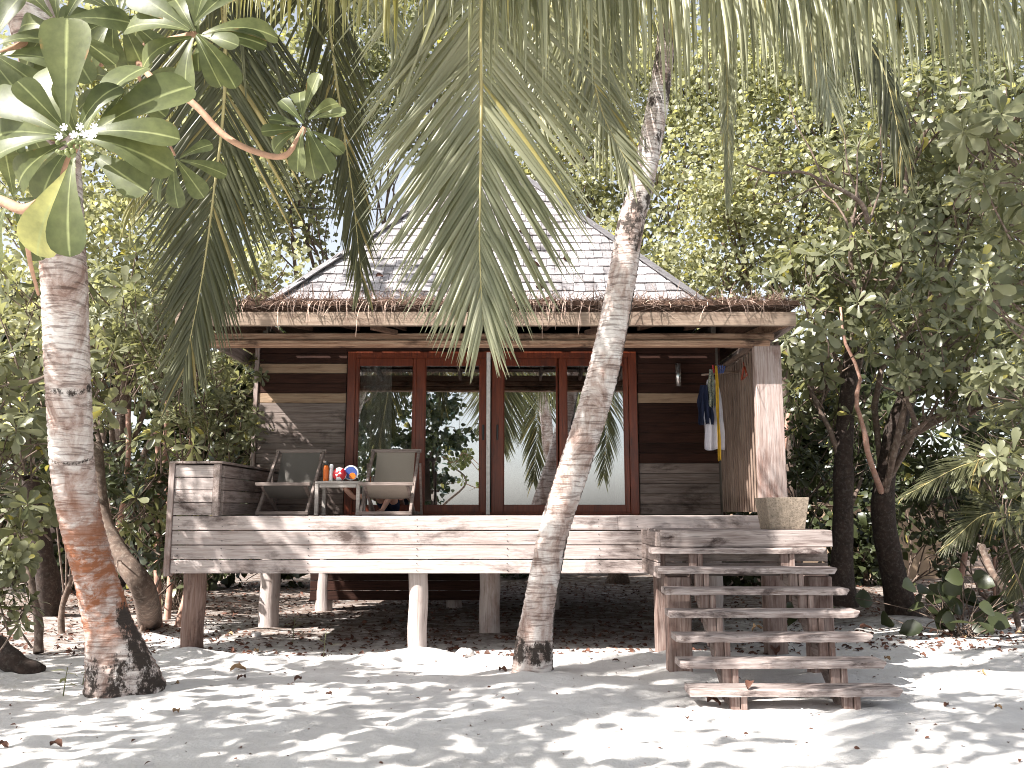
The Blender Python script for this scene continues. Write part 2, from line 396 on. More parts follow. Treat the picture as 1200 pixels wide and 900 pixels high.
def catmull(pts, n):
    pts = np.array([tuple(p) for p in pts], float); k = len(pts)
    P_ = np.vstack([2*pts[0]-pts[1], pts, 2*pts[-1]-pts[-2]]); out = []
    for t in np.linspace(0, k-1-1e-6, n):
        i = int(t); f = t-i; a, b, c, d = P_[i:i+4]
        out.append(.5*((2*b)+(-a+c)*f+(2*a-5*b+4*c-d)*f*f+(-a+3*b-3*c+d)*f**3))
    return np.array(out)
def interp(xs, n): return np.interp(np.linspace(0, len(xs)-1, n), range(len(xs)), xs)
def nrm(a): return a/np.maximum(np.linalg.norm(a, axis=-1, keepdims=True), 1e-9)

# ------------------------------------------------------------------ ground
_ph = R.rand(40)*6.28; _kx = R.randn(40)*1.6; _ky = R.randn(40)*1.6; _am = R.rand(40)
def gz(x, y):
    x = np.asarray(x, float); y = np.asarray(y, float); z = np.zeros(np.broadcast(x, y).shape)
    for i in range(40): z = z+.0052*_am[i]*np.sin(_kx[i]*x+_ky[i]*y+_ph[i])
    near = np.exp(-((y-8.85+.15*np.sin(x*2.3)+.1*np.sin(x*5.1+1))/.16)**2)*np.exp(-np.maximum(0, np.abs(x+1)-3)**2)
    z = z+near*.035-.03*(1/(1+np.exp(-(y-9.05)/.07)))*np.exp(-np.maximum(0, np.abs(x+.6)-3)**2)
    z = z-np.maximum(0, -3-y)*.11/(1+np.maximum(0, -60-y)*.02)
    return z
def axis(core0, core1, step, far):
    c = list(np.arange(core0, core1+step, step)); d = step; v = core1
    up = []
    while v < far: d *= 1.35; v += d; up.append(v)
    dn = []; v = core0; d = step
    while v > -far: d *= 1.35; v -= d; dn.append(v)
    return np.array(dn[::-1]+c+up)
gx = axis(-9, 9, .07, 500); gy = axis(4.4, 15, .07, 500)
X, Y = np.meshgrid(gx, gy); Zg = gz(X, Y)
# footprints and scuffs
for i in range(420):
    cx, cy = R.uniform(-6, 6), R.uniform(4.6, 9.0); a = R.uniform(0, 3.14); ln, wd = R.uniform(.10, .2), R.uniform(.05, .09)
    sel = (np.abs(X-cx) < .5) & (np.abs(Y-cy) < .5)
    dx = X[sel]-cx; dy = Y[sel]-cy; u = (dx*math.cos(a)+dy*math.sin(a))/ln; v = (-dx*math.sin(a)+dy*math.cos(a))/wd
    r2 = u*u+v*v; Zg[sel] += -.016*np.exp(-r2)+.008*np.exp(-(np.sqrt(r2)-1.6)**2*3)
for (px_, py_, h_, r_) in [(-3.36, 9.2, .07, .22), (-.98, 9.05, .09, .24), (-3.08, 11.12, .05, .25), (-.27, 10.62, .04, .22), (.2, 7.9, .05, .3), (-3.05, 7.2, .05, .45), (1.49, 7.88, .05, .22), (2.78, 7.95, .04, .2), (5.1, 11.5, .1, .5)]:
    Zg += h_*np.exp(-(((X-px_)/r_)**2+((Y-py_+.05)/r_)**2))
ny, nx = X.shape; idx = np.arange(nx*ny).reshape(ny, nx)
Q = np.stack([idx[:-1, :-1], idx[:-1, 1:], idx[1:, 1:], idx[1:, :-1]], -1)
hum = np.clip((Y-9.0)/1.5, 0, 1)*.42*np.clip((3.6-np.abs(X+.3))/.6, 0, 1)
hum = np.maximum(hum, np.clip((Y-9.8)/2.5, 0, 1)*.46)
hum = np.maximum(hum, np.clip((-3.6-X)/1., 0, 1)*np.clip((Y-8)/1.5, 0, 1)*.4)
g = mesh_np('ground', np.stack([X, Y, Zg], -1), Q, 'sand', None, True, {'humus': hum.ravel()}); setp(g, 'pale coral sand ground', None, None, 'structure')
sb = MB(); sb.add([(-3000, -3000, -.75), (3000, -3000, -.75), (3000, -5, -.75), (-3000, -5, -.75)], [(0, 1, 2, 3)])
setp(sb.build('sea', 'sea'), 'calm blue lagoon', None, None, 'structure')
def G(x, y): return float(gz(x, y))

# ------------------------------------------------------------------ bungalow
HX = -.30                       # centre line of the house
DF, DB, DZ = 9.0, 11.1, 1.40    # deck front, wall plane, deck level
XL, XR = -3.55, 2.95
house = thing('beach_bungalow', 'weathered timber bungalow on stilts with red sliding doors and pyramid shingle roof', 'bungalow', (HX, 11, 0))
# deck floor
b = MB(); x = XL+.02; 
yy = DF+.03
while yy < DB-.05:
    y2 = min(yy+.14, DB-.02); b.box((XL+.03, yy, DZ-.03), (XR-.02, y2-.008, DZ+random.uniform(-.001, .001)), 0, .003); yy += .14
b.build('deck_floor', 'grey', house)
b = MB()
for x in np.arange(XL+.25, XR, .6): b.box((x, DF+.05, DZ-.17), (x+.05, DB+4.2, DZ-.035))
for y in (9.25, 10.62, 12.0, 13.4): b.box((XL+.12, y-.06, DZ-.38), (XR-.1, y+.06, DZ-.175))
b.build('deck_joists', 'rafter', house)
# front skirt of lapped boards
b = MB()
z = DZ-.0; hts = [.152, .148, .148, .142]
for i, h in enumerate(hts):
    x1 = XR if i == 0 else 1.40
    segs = [(XL+.03, x1)] if i else [(XL+.03, 1.1), (1.1015, x1)]
    for (a, c_) in segs:
        if i == 0: a = max(a, XL+.03)
        b.box((a, DF-.045+.002*i+random.uniform(-.002, .002), z-h+.009), (c_, DF+.0, z), 0, .006, .0012)
    z -= h
for x in (-3.45, -3.0, -2.1, -.98, -.05, .9, 1.3):
    for i in range(4):
        for q in (.035, .105): b.tube([(x+random.uniform(-.006, .006), DF-.049, DZ-.148*i-q), (x, DF-.040, DZ-.148*i-q)], .0045, 6, 1)
b.build('deck_skirt', ['grey', 'cable'], house)
b = MB(); b.box((XL-.03, DF-.06, .79), (XL+.028, DF+.06, 1.965), 0, .004); b.build('corner_post', 'greyZ', house)
# storage cabinet on the left end of the deck
b = MB()
for i in range(4):
    z0 = 1.41+i*.131; b.box((XL+.03, DF-.043, z0), (-3.115, DF, z0+.124), 0, .005, .001)
b.build('cabinet_front', 'grey', house)
b = MB()
for i in range(4):
    z0 = 1.41+i*.131; b.box((-3.055, DF+.012, z0), (-3.02, DB-.03, z0+.124), 0, .005, .001)
b.box((-3.113, DF-.055, 1.40), (-3.05, DF+.01, 1.94), 0, .004)
b.box((XL+.03, DF+.1, 1.42), (XL+.06, DB-.03, 1.93), 0, .004)
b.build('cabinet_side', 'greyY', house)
b = MB()
for i in range(4): b.box((XL-.02+i*.14, DF-.07, 1.942+random.uniform(0, .003)), (XL+.113+i*.14, DB-.03, 1.968), 0, .004, .001)
b.build('cabinet_lid', 'greyY', house)
# stilts
for (x, y, r) in [(-3.36, 9.26, .115), (-.98, 9.14, .10), (-3.08, 11.12, .125), (-.27, 10.62, .125), (2.45, 10.62, .11),
                  (-2.86, 13.3, .13), (.6, 13.4, .13), (2.5, 13.4, .12), (-.9, 13.6, .12)]:
    b = MB(); n_ = 14; pts = [(x+.006*math.sin(i), y, -.25+i*(1.22+.2)/n_) for i in range(n_+1)]
    b.tube(pts, [r*(1.03 if i < 3 else 1)*(1+.004*math.sin(i*1.7+x)) for i in range(n_+1)], 22); b.build('stilt', 'pilebrown' if x == -3.36 else 'pile', house, True)
# low board skirt far under the house (visible between stilts)
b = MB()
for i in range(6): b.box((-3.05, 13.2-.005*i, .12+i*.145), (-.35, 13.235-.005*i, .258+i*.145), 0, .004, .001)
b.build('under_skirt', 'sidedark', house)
# walls
def wx(px): return (px-600)*.01113
WT = 3.62
def boards(b, x0, x1, z0, z1, pick, y=DB):
    z = z0
    k = 0
    while z < z1-.01:
        h = min(.131, z1-z); 
        b.box((x0, y-.028+random.uniform(-.001, .001), z), (x1, y, z+h-.006), pick(z, k), .004, .001)
        # lapped lower lip
        z += .131; k += 1
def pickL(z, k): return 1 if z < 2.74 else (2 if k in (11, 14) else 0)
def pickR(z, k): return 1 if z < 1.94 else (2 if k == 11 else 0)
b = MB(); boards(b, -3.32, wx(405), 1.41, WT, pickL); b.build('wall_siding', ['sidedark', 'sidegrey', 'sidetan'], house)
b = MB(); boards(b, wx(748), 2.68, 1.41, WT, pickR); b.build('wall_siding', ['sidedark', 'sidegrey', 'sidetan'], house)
b = MB(); b.box((-3.38, DB-.05, 1.41), (-3.325, DB+.03, WT)); b.build('corner_trim', 'greyZ', house)
b = MB()
b.box((-3.32, DB+.004, 1.38), (wx(407), DB+.06, 3.75)); b.box((wx(746), DB+.004, 1.38), (2.72, DB+.06, 3.75)); b.box((wx(407), DB+.004, 3.56), (wx(746), DB+.06, 3.75))
b.box((-3.32, DB+.06, 1.38), (-3.26, 15.6, 3.9)); b.box((2.66, DB+.06, 1.38), (2.72, 15.6, 3.9)); b.box((-3.32, 15.6, 1.38), (2.72, 15.66, 3.9))
b.box((-3.26, DB+.062, 1.36), (2.66, 15.59, 1.39)); b.box((-3.26, DB+.062, 3.76), (2.66, 15.59, 3.8))
b.build('room_walls', 'plaster', house)
for sx in (-3.355, 2.725):
    b = MB(); k = 0
    for i in range(19): b.box((sx, DB+.03, 1.30+i*.131), (sx+.03, 15.7, 1.30+i*.131+.125), 0, .004)
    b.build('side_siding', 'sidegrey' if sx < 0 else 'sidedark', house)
# door set
zt, zb = 3.52, 1.405
b = MB()
b.box((wx(406.6), DB-.07, zb), (wx(416), DB+.02, zt)); b.box((wx(737), DB-.07, zb), (wx(746.5), DB+.02, zt))
b.box((wx(416)+.001, DB-.068, 3.44), (wx(737)-.001, DB+.02, zt+.003)); b.box((wx(416)+.001, DB-.068, zb), (wx(737)-.001, DB+.02, zb+.03))
b.build('door_frame', 'red', house)
b = MB(); b.box((wx(404), DB-.045, zt+.005), (wx(749), DB+.0, zt+.12), 0); b.build('door_header', 'sidedark', house)
def panel(x0, x1, g0, g1, yo, handle=None):
    y0, y1 = DB-.055+yo, DB-.02+yo
    b = MB(); gb, gt = 1.53, 3.335
    b.box((x0, y0, zb+.032), (g0, y1, 3.438)); b.box((g1, y0, zb+.032), (x1, y1, 3.438))
    b.box((g0+.001, y0+.002, gt), (g1-.001, y1, 3.438)); b.box((g0+.001, y0+.002, zb+.032), (g1-.001, y1, gb))
    # beads round the pane
    for (a, c_) in (((g0, y0+.010, gb), (g0+.012, y0+.02, gt)), ((g1-.012, y0+.010, gb), (g1, y0+.02, gt))): b.box(a, c_)
    p = b.build('sliding_door', 'red', house)
    g_ = MB(); g_.box((g0+.002, y0+.021, gb+.001), (g1-.002, y0+.027, gt-.001), 0, .0005); g_.build('glass_pane', 'glass', p)
    if handle:
        h = MB(); h.box((handle-.012, y0-.02, 2.36), (handle+.012, y0, 2.56)); h.build('handle', 'cable', p)
panel(wx(416), wx(487.5), wx(419.5), wx(484), .0)
panel(wx(487.6), wx(570), wx(498), wx(562.5), -.0, wx(566.4))
panel(wx(576), wx(653.6), wx(590), wx(652.6), -.0, wx(583))
panel(wx(655), wx(736.5), wx(664), wx(731.5), .0)
b = MB(); b.box((wx(570.3), DB-.16, zb), (wx(574.8), DB-.10, 3.50), 0, .004); b.build('centre_post', 'white_post', house)
# roof: porch ceiling, beams, fascia
EL_, ER = -3.58, 3.02
b = MB()
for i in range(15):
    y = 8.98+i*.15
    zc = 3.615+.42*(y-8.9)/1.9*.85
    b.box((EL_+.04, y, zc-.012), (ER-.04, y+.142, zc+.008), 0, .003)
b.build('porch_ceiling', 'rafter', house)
b = MB(); b.box((EL_, 8.87, 3.40), (ER, 8.925, 3.55), 0, .006, .002); b.build('fascia_beam', 'fascia', house)
for (xx) in (EL_, ER-.05):
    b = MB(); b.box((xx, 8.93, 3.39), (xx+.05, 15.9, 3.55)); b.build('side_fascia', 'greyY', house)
b = MB()
b.box((EL_+.06, 9.24, 3.325), (ER-.12, 9.34, 3.40), 0, .015, .004); b.box((EL_+.1, 9.20, 3.245), (ER-.18, 9.33, 3.318), 0, .015, .004)
b.build('eave_beam', 'beam', house)
b = MB()
for x in np.arange(EL_+.3, ER-.2, .62): b.bar((x, 8.93, 3.50), (x, DB-.02, 3.86), .05, .09)
b.bar((1.05, 8.95, 3.40), (.82, 9.24, 3.40), .06, .05); b.bar((-1.5, 8.95, 3.40), (-1.28, 9.24, 3.40), .06, .05)
b.build('rafters', 'rafter', house)
b = MB(); b.bar((ER-.06, 8.93, 3.47), (ER-.16, 10.9, 3.60), .05, .12); b.build('barge_board', 'beam', house)
# low skirt roof
EZ = 3.66; PZ = 4.04; PY0 = 10.8; px0, px1 = -3.26, 2.60; PYb = PY0+(px1-px0)
b = MB()
o = [(EL_-.03, 8.84, EZ), (ER+.03, 8.84, EZ), (ER+.03, PYb+.6, EZ), (EL_-.03, PYb+.6, EZ)]
i_ = [(px0-.1, PY0-.1, PZ), (px1+.1, PY0-.1, PZ), (px1+.1, PYb, PZ), (px0-.1, PYb, PZ)]
lo = [(p[0], p[1], p[2]-.045) for p in o]; li = [(p[0], p[1], p[2]-.045) for p in i_]
b.add(o+i_+lo+li, [(0, 1, 5, 4), (1, 2, 6, 5), (2, 3, 7, 6), (3, 0, 4, 7), (0, 8, 9, 1), (1, 9, 10, 2), (2, 10, 11, 3), (3, 11, 8, 0),
                   (8, 12, 13, 9), (9, 13, 14, 10), (10, 14, 15, 11), (11, 15, 12, 8)])
b.build('porch_roof', 'rafter', house)
# pyramid of shingles
apex = Vector(((px0+px1)/2+.02, (PY0+PYb)/2, 7.35))
roof = MB()
cs = [Vector((px0, PY0, PZ-.03)), Vector((px1, PY0, PZ-.03)), Vector((px1, PYb, PZ-.03)), Vector((px0, PYb, PZ-.03))]
ap2 = apex-Vector((0, 0, .06))
roof.add(cs+[ap2], [(0, 1, 4), (1, 2, 4), (2, 3, 4), (3, 0, 4), (3, 2, 1, 0)])
ro = roof.build('roof', 'rafter', house)
b = MB()
def shingles(A, B, T):
    A = Vector(A); B = Vector(B); mid = (A+B)/2; up = (T-mid); L = up.length; up.normalize(); ax = (B-A); W = ax.length; ax.normalize()
    nn = ax.cross(up).normalized()
    if nn.z < 0: nn = -nn
    e = .205; rows = int(L/e)
    for r in range(rows+1):
        s0 = r*e; half = W/2*(1-s0/L); 
        if half < .04: break
        x = -half-(.05 if r % 2 else 0)
        while x < half:
            wd = random.uniform(.11, .165); x2 = min(x+wd, half+.01)
            if x2-x > .015 and x2 > -half:
                xa = max(x, -half-.01); j = random.uniform(-.014, .014); lift = random.uniform(0, .012)
                if random.random() < .02: j -= .04; lift += .012
                p0 = mid+ax*(xa+.004)+up*(s0+j); p1 = mid+ax*(x2-.004)+up*(s0+j); ht = min(e*1.5, (L-s0))
                k = max(0, 1-(s0+ht)/L)*W/2
                q0 = mid+ax*max(xa+.0025, -k-.03)+up*(s0+ht); q1 = mid+ax*min(x2-.0025, k+.03)+up*(s0+ht)
                o0 = nn*(.024+lift); o1 = nn*.004; t_ = nn*.018
                b.add([p0+o0, p1+o0, q1+o1, q0+o1, p0+o0+t_, p1+o0+t_, q1+o1+t_, q0+o1+t_],
                      [(4, 5, 6, 7), (0, 4, 7, 3), (5, 1, 2, 6), (0, 1, 5, 4), (3, 2, 1, 0)])
            x = x2
for i in range(4): shingles(cs[i], cs[(i+1) % 4], apex)
b.build('shingles', 'shingle', house)
b = MB()
for i in range(4):
    d = (apex-cs[i]); sd = Vector((1 if cs[i].x > 0 else -1, -1 if i < 2 else 1, 0)).normalized()
    n_ = d.cross(Vector((-sd.y, sd.x, 0))).normalized()
    if n_.z < 0: n_ = -n_
    t_ = Vector((-sd.y, sd.x, 0))
    for sgn in (-1, 1): b.bar(cs[i]+t_*sgn*.05+Vector((0, 0, .075)), apex+t_*sgn*.04+Vector((0, 0, .07)), .12, .02, n_+t_*sgn*.35)
b.build('hip_boards', 'hip', house)
# dry thatch fringe along the eave
b = MB()
def strip(p, d, L, wd, droop, k=4):
    p = Vector(p); d = Vector(d).normalized(); vs = []; 
    sd = d.cross(Vector((0, 0, 1))); 
    if sd.length < .1: sd = Vector((1, 0, 0))
    sd.normalize(); sd = (sd+Vector((random.uniform(-.5, .5), random.uniform(-.3, .3), random.uniform(-.5, .5)))).normalized()
    for i in range(k+1):
        ww = wd*(1-.75*i/k); vs += [p-sd*ww/2, p+sd*ww/2]; d = (d+Vector((random.uniform(-.15, .15), 0, -droop))).normalized(); p = p+d*L/k
    b.add(vs, [(2*i, 2*i+1, 2*i+3, 2*i+2) for i in range(k)])
for i in range(5200):
    x = random.uniform(EL_-.05, ER+.05); 
    c_ = random.random()
    y0 = 8.86+random.uniform(0, .25) if c_ < .75 else 8.86+random.uniform(0, 1.4)*random.random()
    zz = EZ+(y0-8.84)*.2+.01
    strip((x, y0, zz), (random.uniform(-1, 1), random.uniform(-.9, .3), random.uniform(-.2, .75 if c_ < .6 else .1)), random.uniform(.06, .26), random.uniform(.004, .012), random.uniform(.02, .22))
for i in range(130):
    x = random.choice([random.uniform(EL_, ER), random.uniform(-3.5, -1.2), random.uniform(-.2, 1.0)])
    strip((x, 8.84, EZ), (random.uniform(-.4, .4), -.6, -.2), random.uniform(.1, .5)*random.uniform(.4, 1), random.uniform(.006, .014), .6, 6)
for i in range(500):
    y = random.uniform(8.9, 14); sx = random.choice([EL_-.02, ER+.02])
    strip((sx, y, EZ), (1 if sx > 0 else -1, random.uniform(-1, 1), random.uniform(-.4, .4)), random.uniform(.05, .2), .009, .25)
b.build('dry_thatch_fringe', 'thatch', house)
b = MB()
for i in range(260): 
    x = random.uniform(EL_, ER); strip((x, 8.88, EZ-.02), (random.uniform(-1, 1)*3, -.2, random.uniform(-.2, .1)), random.uniform(.2, .5), .012, .06)
b.build('thatch_edge', 'thatch', house)
# right column and slat screen
b = MB(); b.box((2.665, 9.22, 1.40), (2.955, 9.32, 3.255), 0, .006, .002); b.build('porch_column', 'greyZ', house)
for i in range(16):
    y = 9.42+i*.104; b = MB(); z1 = 3.24+random.uniform(-.012, .012); b.bar((2.715, y+.04, 1.44), (2.715, y+.04, z1), .022, .088, (.42, .9, 0))
    b.build('screen_slat', 'slat', house)
for a_, c_ in (((2.765, 9.34, 3.10), (2.80, DB-.03, 3.2)), ((2.765, 9.34, 1.5), (2.80, DB-.03, 1.6)), ((2.38, 9.33, 3.255), (2.66, 9.39, 3.30)), ((2.69, 9.40, 3.262), (2.74, DB-.03, 3.31))):
    b = MB(); b.box(a_, c_); b.build('screen_rail', 'slat', house)

# ------------------------------------------------------------------ steps
st = thing('beach_steps', 'weathered open plank steps with seven treads leading up to the deck', 'steps', (2.1, 7.6, 0))
LX0, LX1, LY0, LZ = 1.37, 2.93, 8.05, 1.28
b = MB()
for i in range(6): b.box((LX0+.03, LY0+.005+i*.155, LZ-.035), (LX1+.02, LY0+.005+i*.155+.147, LZ-.002*random.random()), 0, .005, .001)
b.build('landing_floor', 'tread', st)
b = MB(); b.box((LX0-.0, LY0-.05, LZ-.155), (LX1+.03, LY0, LZ-.004), 0, .006, .002); b.build('landing_nosing', 'tread', st)
b = MB()
b.box((LX0+.05, LY0+.02, LZ-.42), (LX1, LY0+.05, LZ-.30), 0); b.box((LX0+.05, LY0+.02, LZ-.29), (LX1, LY0+.05, LZ-.165), 0)
b.build('landing_apron', 'sidegrey', st)
b = MB()
for i in range(3): b.box((LX0-.035, LY0-.05, LZ-.153-.142*i), (LX0-.003, DF-.05, LZ-.016-.142*i), 0, .005, .001)
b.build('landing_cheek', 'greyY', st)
for (x, y) in ((1.49, 7.88), (2.78, 7.95), (1.6, 9.15), (2.75, 9.2)):
    b = MB(); b.box((x-.105, y-.085, -.2), (x+.105, y+.085, LZ-.17-(.24 if y < 8.5 else 0)), 0, .008, .002); b.build('post', 'steppost', st)
rn, rs = .225, .162
for i in range(7):
    yf = 7.92-i*rn; zt_ = 1.12-i*rs; j = random.uniform(-.015, .02)
    x0, x1 = 1.30+j+random.uniform(-.01, .01), 2.88+j; b = MB()
    # worn plank: long box with irregular front edge
    n_ = 26; vs = []; fs = []
    for k in range(n_+1):
        x = x0+(x1-x0)*k/n_; e1 = .006*math.sin(k*.9+i)+random.uniform(-.004, .004); e2 = random.uniform(-.003, .003)
        en = .0 if 0 < k < n_ else .012
        yb = yf+.25
        sl_ = (.03 if k == n_ else 0)
        vs += [(x-sl_, yf+e1+en, zt_-.052+e2), (x, yf+e1+.004+en, zt_-.012+e2), (x, yf+.018+e1+en, zt_+e2*.7), (x, yb-.01, zt_+e2*.5), (x, yb, zt_-.012), (x, yb, zt_-.05)]
    for k in range(n_):
        for q in range(6): a = k*6+q; c_ = k*6+(q+1) % 6; fs.append((a, a+6, c_+6, c_))
    fs += [tuple(range(6)), tuple(range(n_*6, n_*6+6))[::-1]]
    b.add(vs, fs); b.build('tread', 'tread', st)
for x in (1.66, 2.50):
    b = MB()
    # sawtooth stringer made of sloping plank and upright cleats
    b.bar((x, 8.15, 1.02), (x, 6.72, -.03), .05, .12, (0, .7, 1))
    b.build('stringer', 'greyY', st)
    for i in range(7):
        yf = 7.92-i*rn; zt_ = 1.12-i*rs
        b = MB(); b.box((x-.035, yf+.045, max(-.08, zt_-.052-.24)), (x+.035, yf+.10, zt_-.054), 0, .004, .001)
        b.box((x+.04, yf+.03, max(-.06, zt_-.052-.20)), (x+.085, yf+.07, zt_-.054), 0, .004, .001); b.build('cleat', 'steppost', st)

# ------------------------------------------------------------------ planter
c = Vector((2.60, 8.32, LZ)); b = MB()
def sq(h, z): return [c+Vector((sx*h, sy*h, z)) for sx, sy in ((-1, -1), (1, -1), (1, 1), (-1, 1))]
vs = sq(.165, .0)+sq(.205, .30)+sq(.178, .30)+sq(.17, .2)
b.add(vs, [(3, 2, 1, 0)]+[(4*k+i, 4*k+(i+1) % 4, 4*k+4+(i+1) % 4, 4*k+4+i) for k in range(3) for i in range(4)]+[(12, 13, 14, 15)])
o = b.build('planter', 'pot'); setp(o, 'square tapered mottled stone planter on the landing beside the column', 'planter')
bv = o.modifiers.new('soft', 'BEVEL'); bv.width = .008; bv.segments = 2

# ------------------------------------------------------------------ deck furniture
def deckchair(x, y, label, back=(0, 0), sm='sling'):
    t = thing('deck_chair', label, 'deck chair', (x, y, DZ), 'folding chairs on the deck')
    hw = .27
    for s in (-1, 1):
        b = MB(); b.bar((x+s*hw, y-.36, DZ+.012), (x+s*hw, y+.42+back[1], DZ+.75), .03, .05, (0, 1, .3)); b.build('back_rail', 'chairwood', t)
        b = MB(); b.bar((x+s*(hw-.035), y+.38, DZ+.012), (x+s*(hw-.035), y-.33, DZ+.33), .028, .045, (0, 1, .3)); b.build('seat_rail', 'chairwood', t)
        b = MB(); b.bar((x+s*(hw+.035), y+.50, DZ+.012), (x+s*(hw+.035), y+.25, DZ+.6), .025, .04, (0, 1, .3)); b.build('prop_leg', 'chairwood', t)
    b = MB(); b.bar((x-hw-.02, y-.36, DZ+.03), (x+hw+.02, y-.36, DZ+.03), .03, .035); b.build('stretcher', 'chairwood', t)
    b = MB(); b.bar((x-hw, y+.38, DZ+.03), (x+hw, y+.38, DZ+.03), .03, .04); b.build('stretcher', 'chairwood', t)
    b = MB(); b.bar((x-hw-.05, y+.5, DZ+.03), (x+hw+.05, y+.5, DZ+.03), .025, .03); b.build('stretcher', 'chairwood', t)
    b = MB(); b.bar((x-hw-.03, y-.35, DZ+.345), (x+hw+.03, y-.35, DZ+.345), .05, .035); b.build('front_bar', 'chairwood', t)
    b = MB(); b.bar((x-hw-.03, y+.42+back[1], DZ+.76), (x+hw+.03, y+.42+back[1], DZ+.76), .03, .04); b.build('top_bar', 'chairwood', t)
    pr = catmull([(y-.36, .345, 0), (y-.22, .265, 0), (y-.02, .20, 0), (y+.16, .28, 0), (y+.30, .50, 0), (y+.42+back[1], .765, 0)], 18)
    b = MB(); vs = []
    for (a, z, _) in pr:
        for q in range(7):
            u = q/6*2-1; vs.append((x+u*(hw-.045), a, DZ+z-.012*(1-u*u)))
    k = len(vs); vs += [(v[0], v[1]+.001, v[2]-.004) for v in vs]
    fs = [(i*7+q, i*7+q+1, (i+1)*7+q+1, (i+1)*7+q) for i in range(17) for q in range(6)]
    fs += [tuple(k+v for v in f[::-1]) for f in fs[:]]
    b.add(vs, fs); b.build('sling', sm, t, True)
    return t
deckchair(P(457, 600, 9.75).x, 9.75, 'grey sling deck chair with upright back in front of the curtained door')
deckchair(P(340, 600, 9.8).x, 9.8, 'grey sling deck chair beside the storage cabinet, with the orange bottle standing at its right', sm='sling_shaded')
tx0, tx1 = P(368, 600, 9.45).x, P(421, 600, 9.45).x; ty = 9.45; tz = DZ+.38
t = thing('side_table', 'small square grey timber table between the two deck chairs', 'table', ((tx0+tx1)/2, ty+.2, DZ))
b = MB()
for i in range(4): b.box((tx0+.001, ty+i*.105, tz-.03), (tx1-.001, ty+i*.105+.1, tz), 0, .003)
b.box((tx0+.045, ty+.01, tz-.072), (tx1-.045, ty+.03, tz-.032)); b.build('table_top', 'tablewood', t)
for sx in (tx0+.02, tx1-.02):
    for sy in (ty+.02, ty+.39): b = MB(); b.box((sx-.02, sy-.02, DZ+.004), (sx+.02, sy+.02, tz-.032)); b.build('leg', 'tablewood', t)
def tp(px): return P(px, 560, ty+.15).x
b_ = thing('sunscreen_bottle', 'orange sunscreen bottle standing on the deck table', 'bottle', (tp(382), ty+.15, tz))
b = MB(); b.lathe((tp(382), ty+.15, tz+.001), [(.026, 0), (.03, .01), (.03, .13), (.027, .16), (.02, .175)], 16); b.build('bottle_body', 'orange', b_, True)
b = MB(); b.lathe((tp(382), ty+.15, tz+.176), [(.02, 0), (.02, .045), (.014, .05)], 14); b.build('cap', 'cable', b_, True)
b_ = thing('spray_bottle', 'slim white bottle between the orange bottle and the ball', 'bottle', (tp(388.5), ty+.13, tz))
b = MB(); b.lathe((tp(388.5), ty+.13, tz+.001), [(.018, 0), (.02, .008), (.02, .12), (.015, .14)], 14); b.build('bottle_body', 'white', b_, True)
b = MB(); b.lathe((tp(388.5), ty+.13, tz+.141), [(.02, 0), (.022, .03), (.015, .05)], 14); b.build('cap', 'white', b_, True)
# ball with coloured panels
def panelball(name, cx, cy, cz, r, cols, mats, label):
    bm_ = MB(); nu, nv = 24, 14; vs = []; fs = []; mi = []
    for i in range(nv+1):
        th = math.pi*i/nv
        for j in range(nu): ph = 2*math.pi*j/nu; vs.append((cx+r*math.sin(th)*math.cos(ph), cy+r*math.cos(th), cz+r*math.sin(th)*math.sin(ph)))
    for i in range(nv):
        for j in range(nu): fs.append((i*nu+j, i*nu+(j+1) % nu, (i+1)*nu+(j+1) % nu, (i+1)*nu+j)); mi.append(cols(i, j))
    bm_.add(vs, fs); bm_.mi = mi
    o = bm_.build(name, mats, None, True); return setp(o, label, 'ball')
panelball('beach_ball', tp(398), ty+.14, tz+.078, .077, lambda i, j: [0, 1, 2][((j//4)+(i//4)) % 3] if i > 1 else 1, ['white', 'redplastic', 'redplastic'], 'red and white panelled ball on the deck table')
t = thing('beach_paddle', 'round beach paddle with pale rim, blue and orange face leaning behind the ball', 'paddle', (tp(410), ty+.2, tz))
bx_, by_, bz_ = tp(410), ty+.2, tz+.097
def disc(name, r, m, y, dx=0, dz=0, th=.01):
    b = MB(); n = 28; vs = [(bx_+dx+r*math.cos(2*math.pi*i/n), y-th/2, bz_+dz+r*math.sin(2*math.pi*i/n)) for i in range(n)]+[(bx_+dx+r*math.cos(2*math.pi*i/n), y+th/2, bz_+dz+r*math.sin(2*math.pi*i/n)) for i in range(n)]
    b.add(vs, [tuple(range(n)), tuple(range(n, 2*n))[::-1]]+[(i, i+n, (i+1) % n+n, (i+1) % n) for i in range(n)]); return b.build(name, m, t)
disc('rim', .085, 'white', by_, th=.014); disc('face', .07, 'blueplastic', by_-.009); disc('orange_dot', .036, 'orange', by_-.018, .022, -.035)
# wall lamp
t = thing('wall_lamp', 'silver cylinder lamp on the dark siding right of the doors', 'lamp', (wx(795), DB-.09, 3.1))
b = MB(); b.lathe((wx(795), DB-.095, 3.06), [(.038, 0), (.038, .30)], 20); b.build('lamp_cylinder', 'steel', t, True)
b = MB(); b.box((wx(795)-.02, DB-.06, 3.16), (wx(795)+.02, DB-.03, 3.26)); b.build('bracket', 'steel', t)

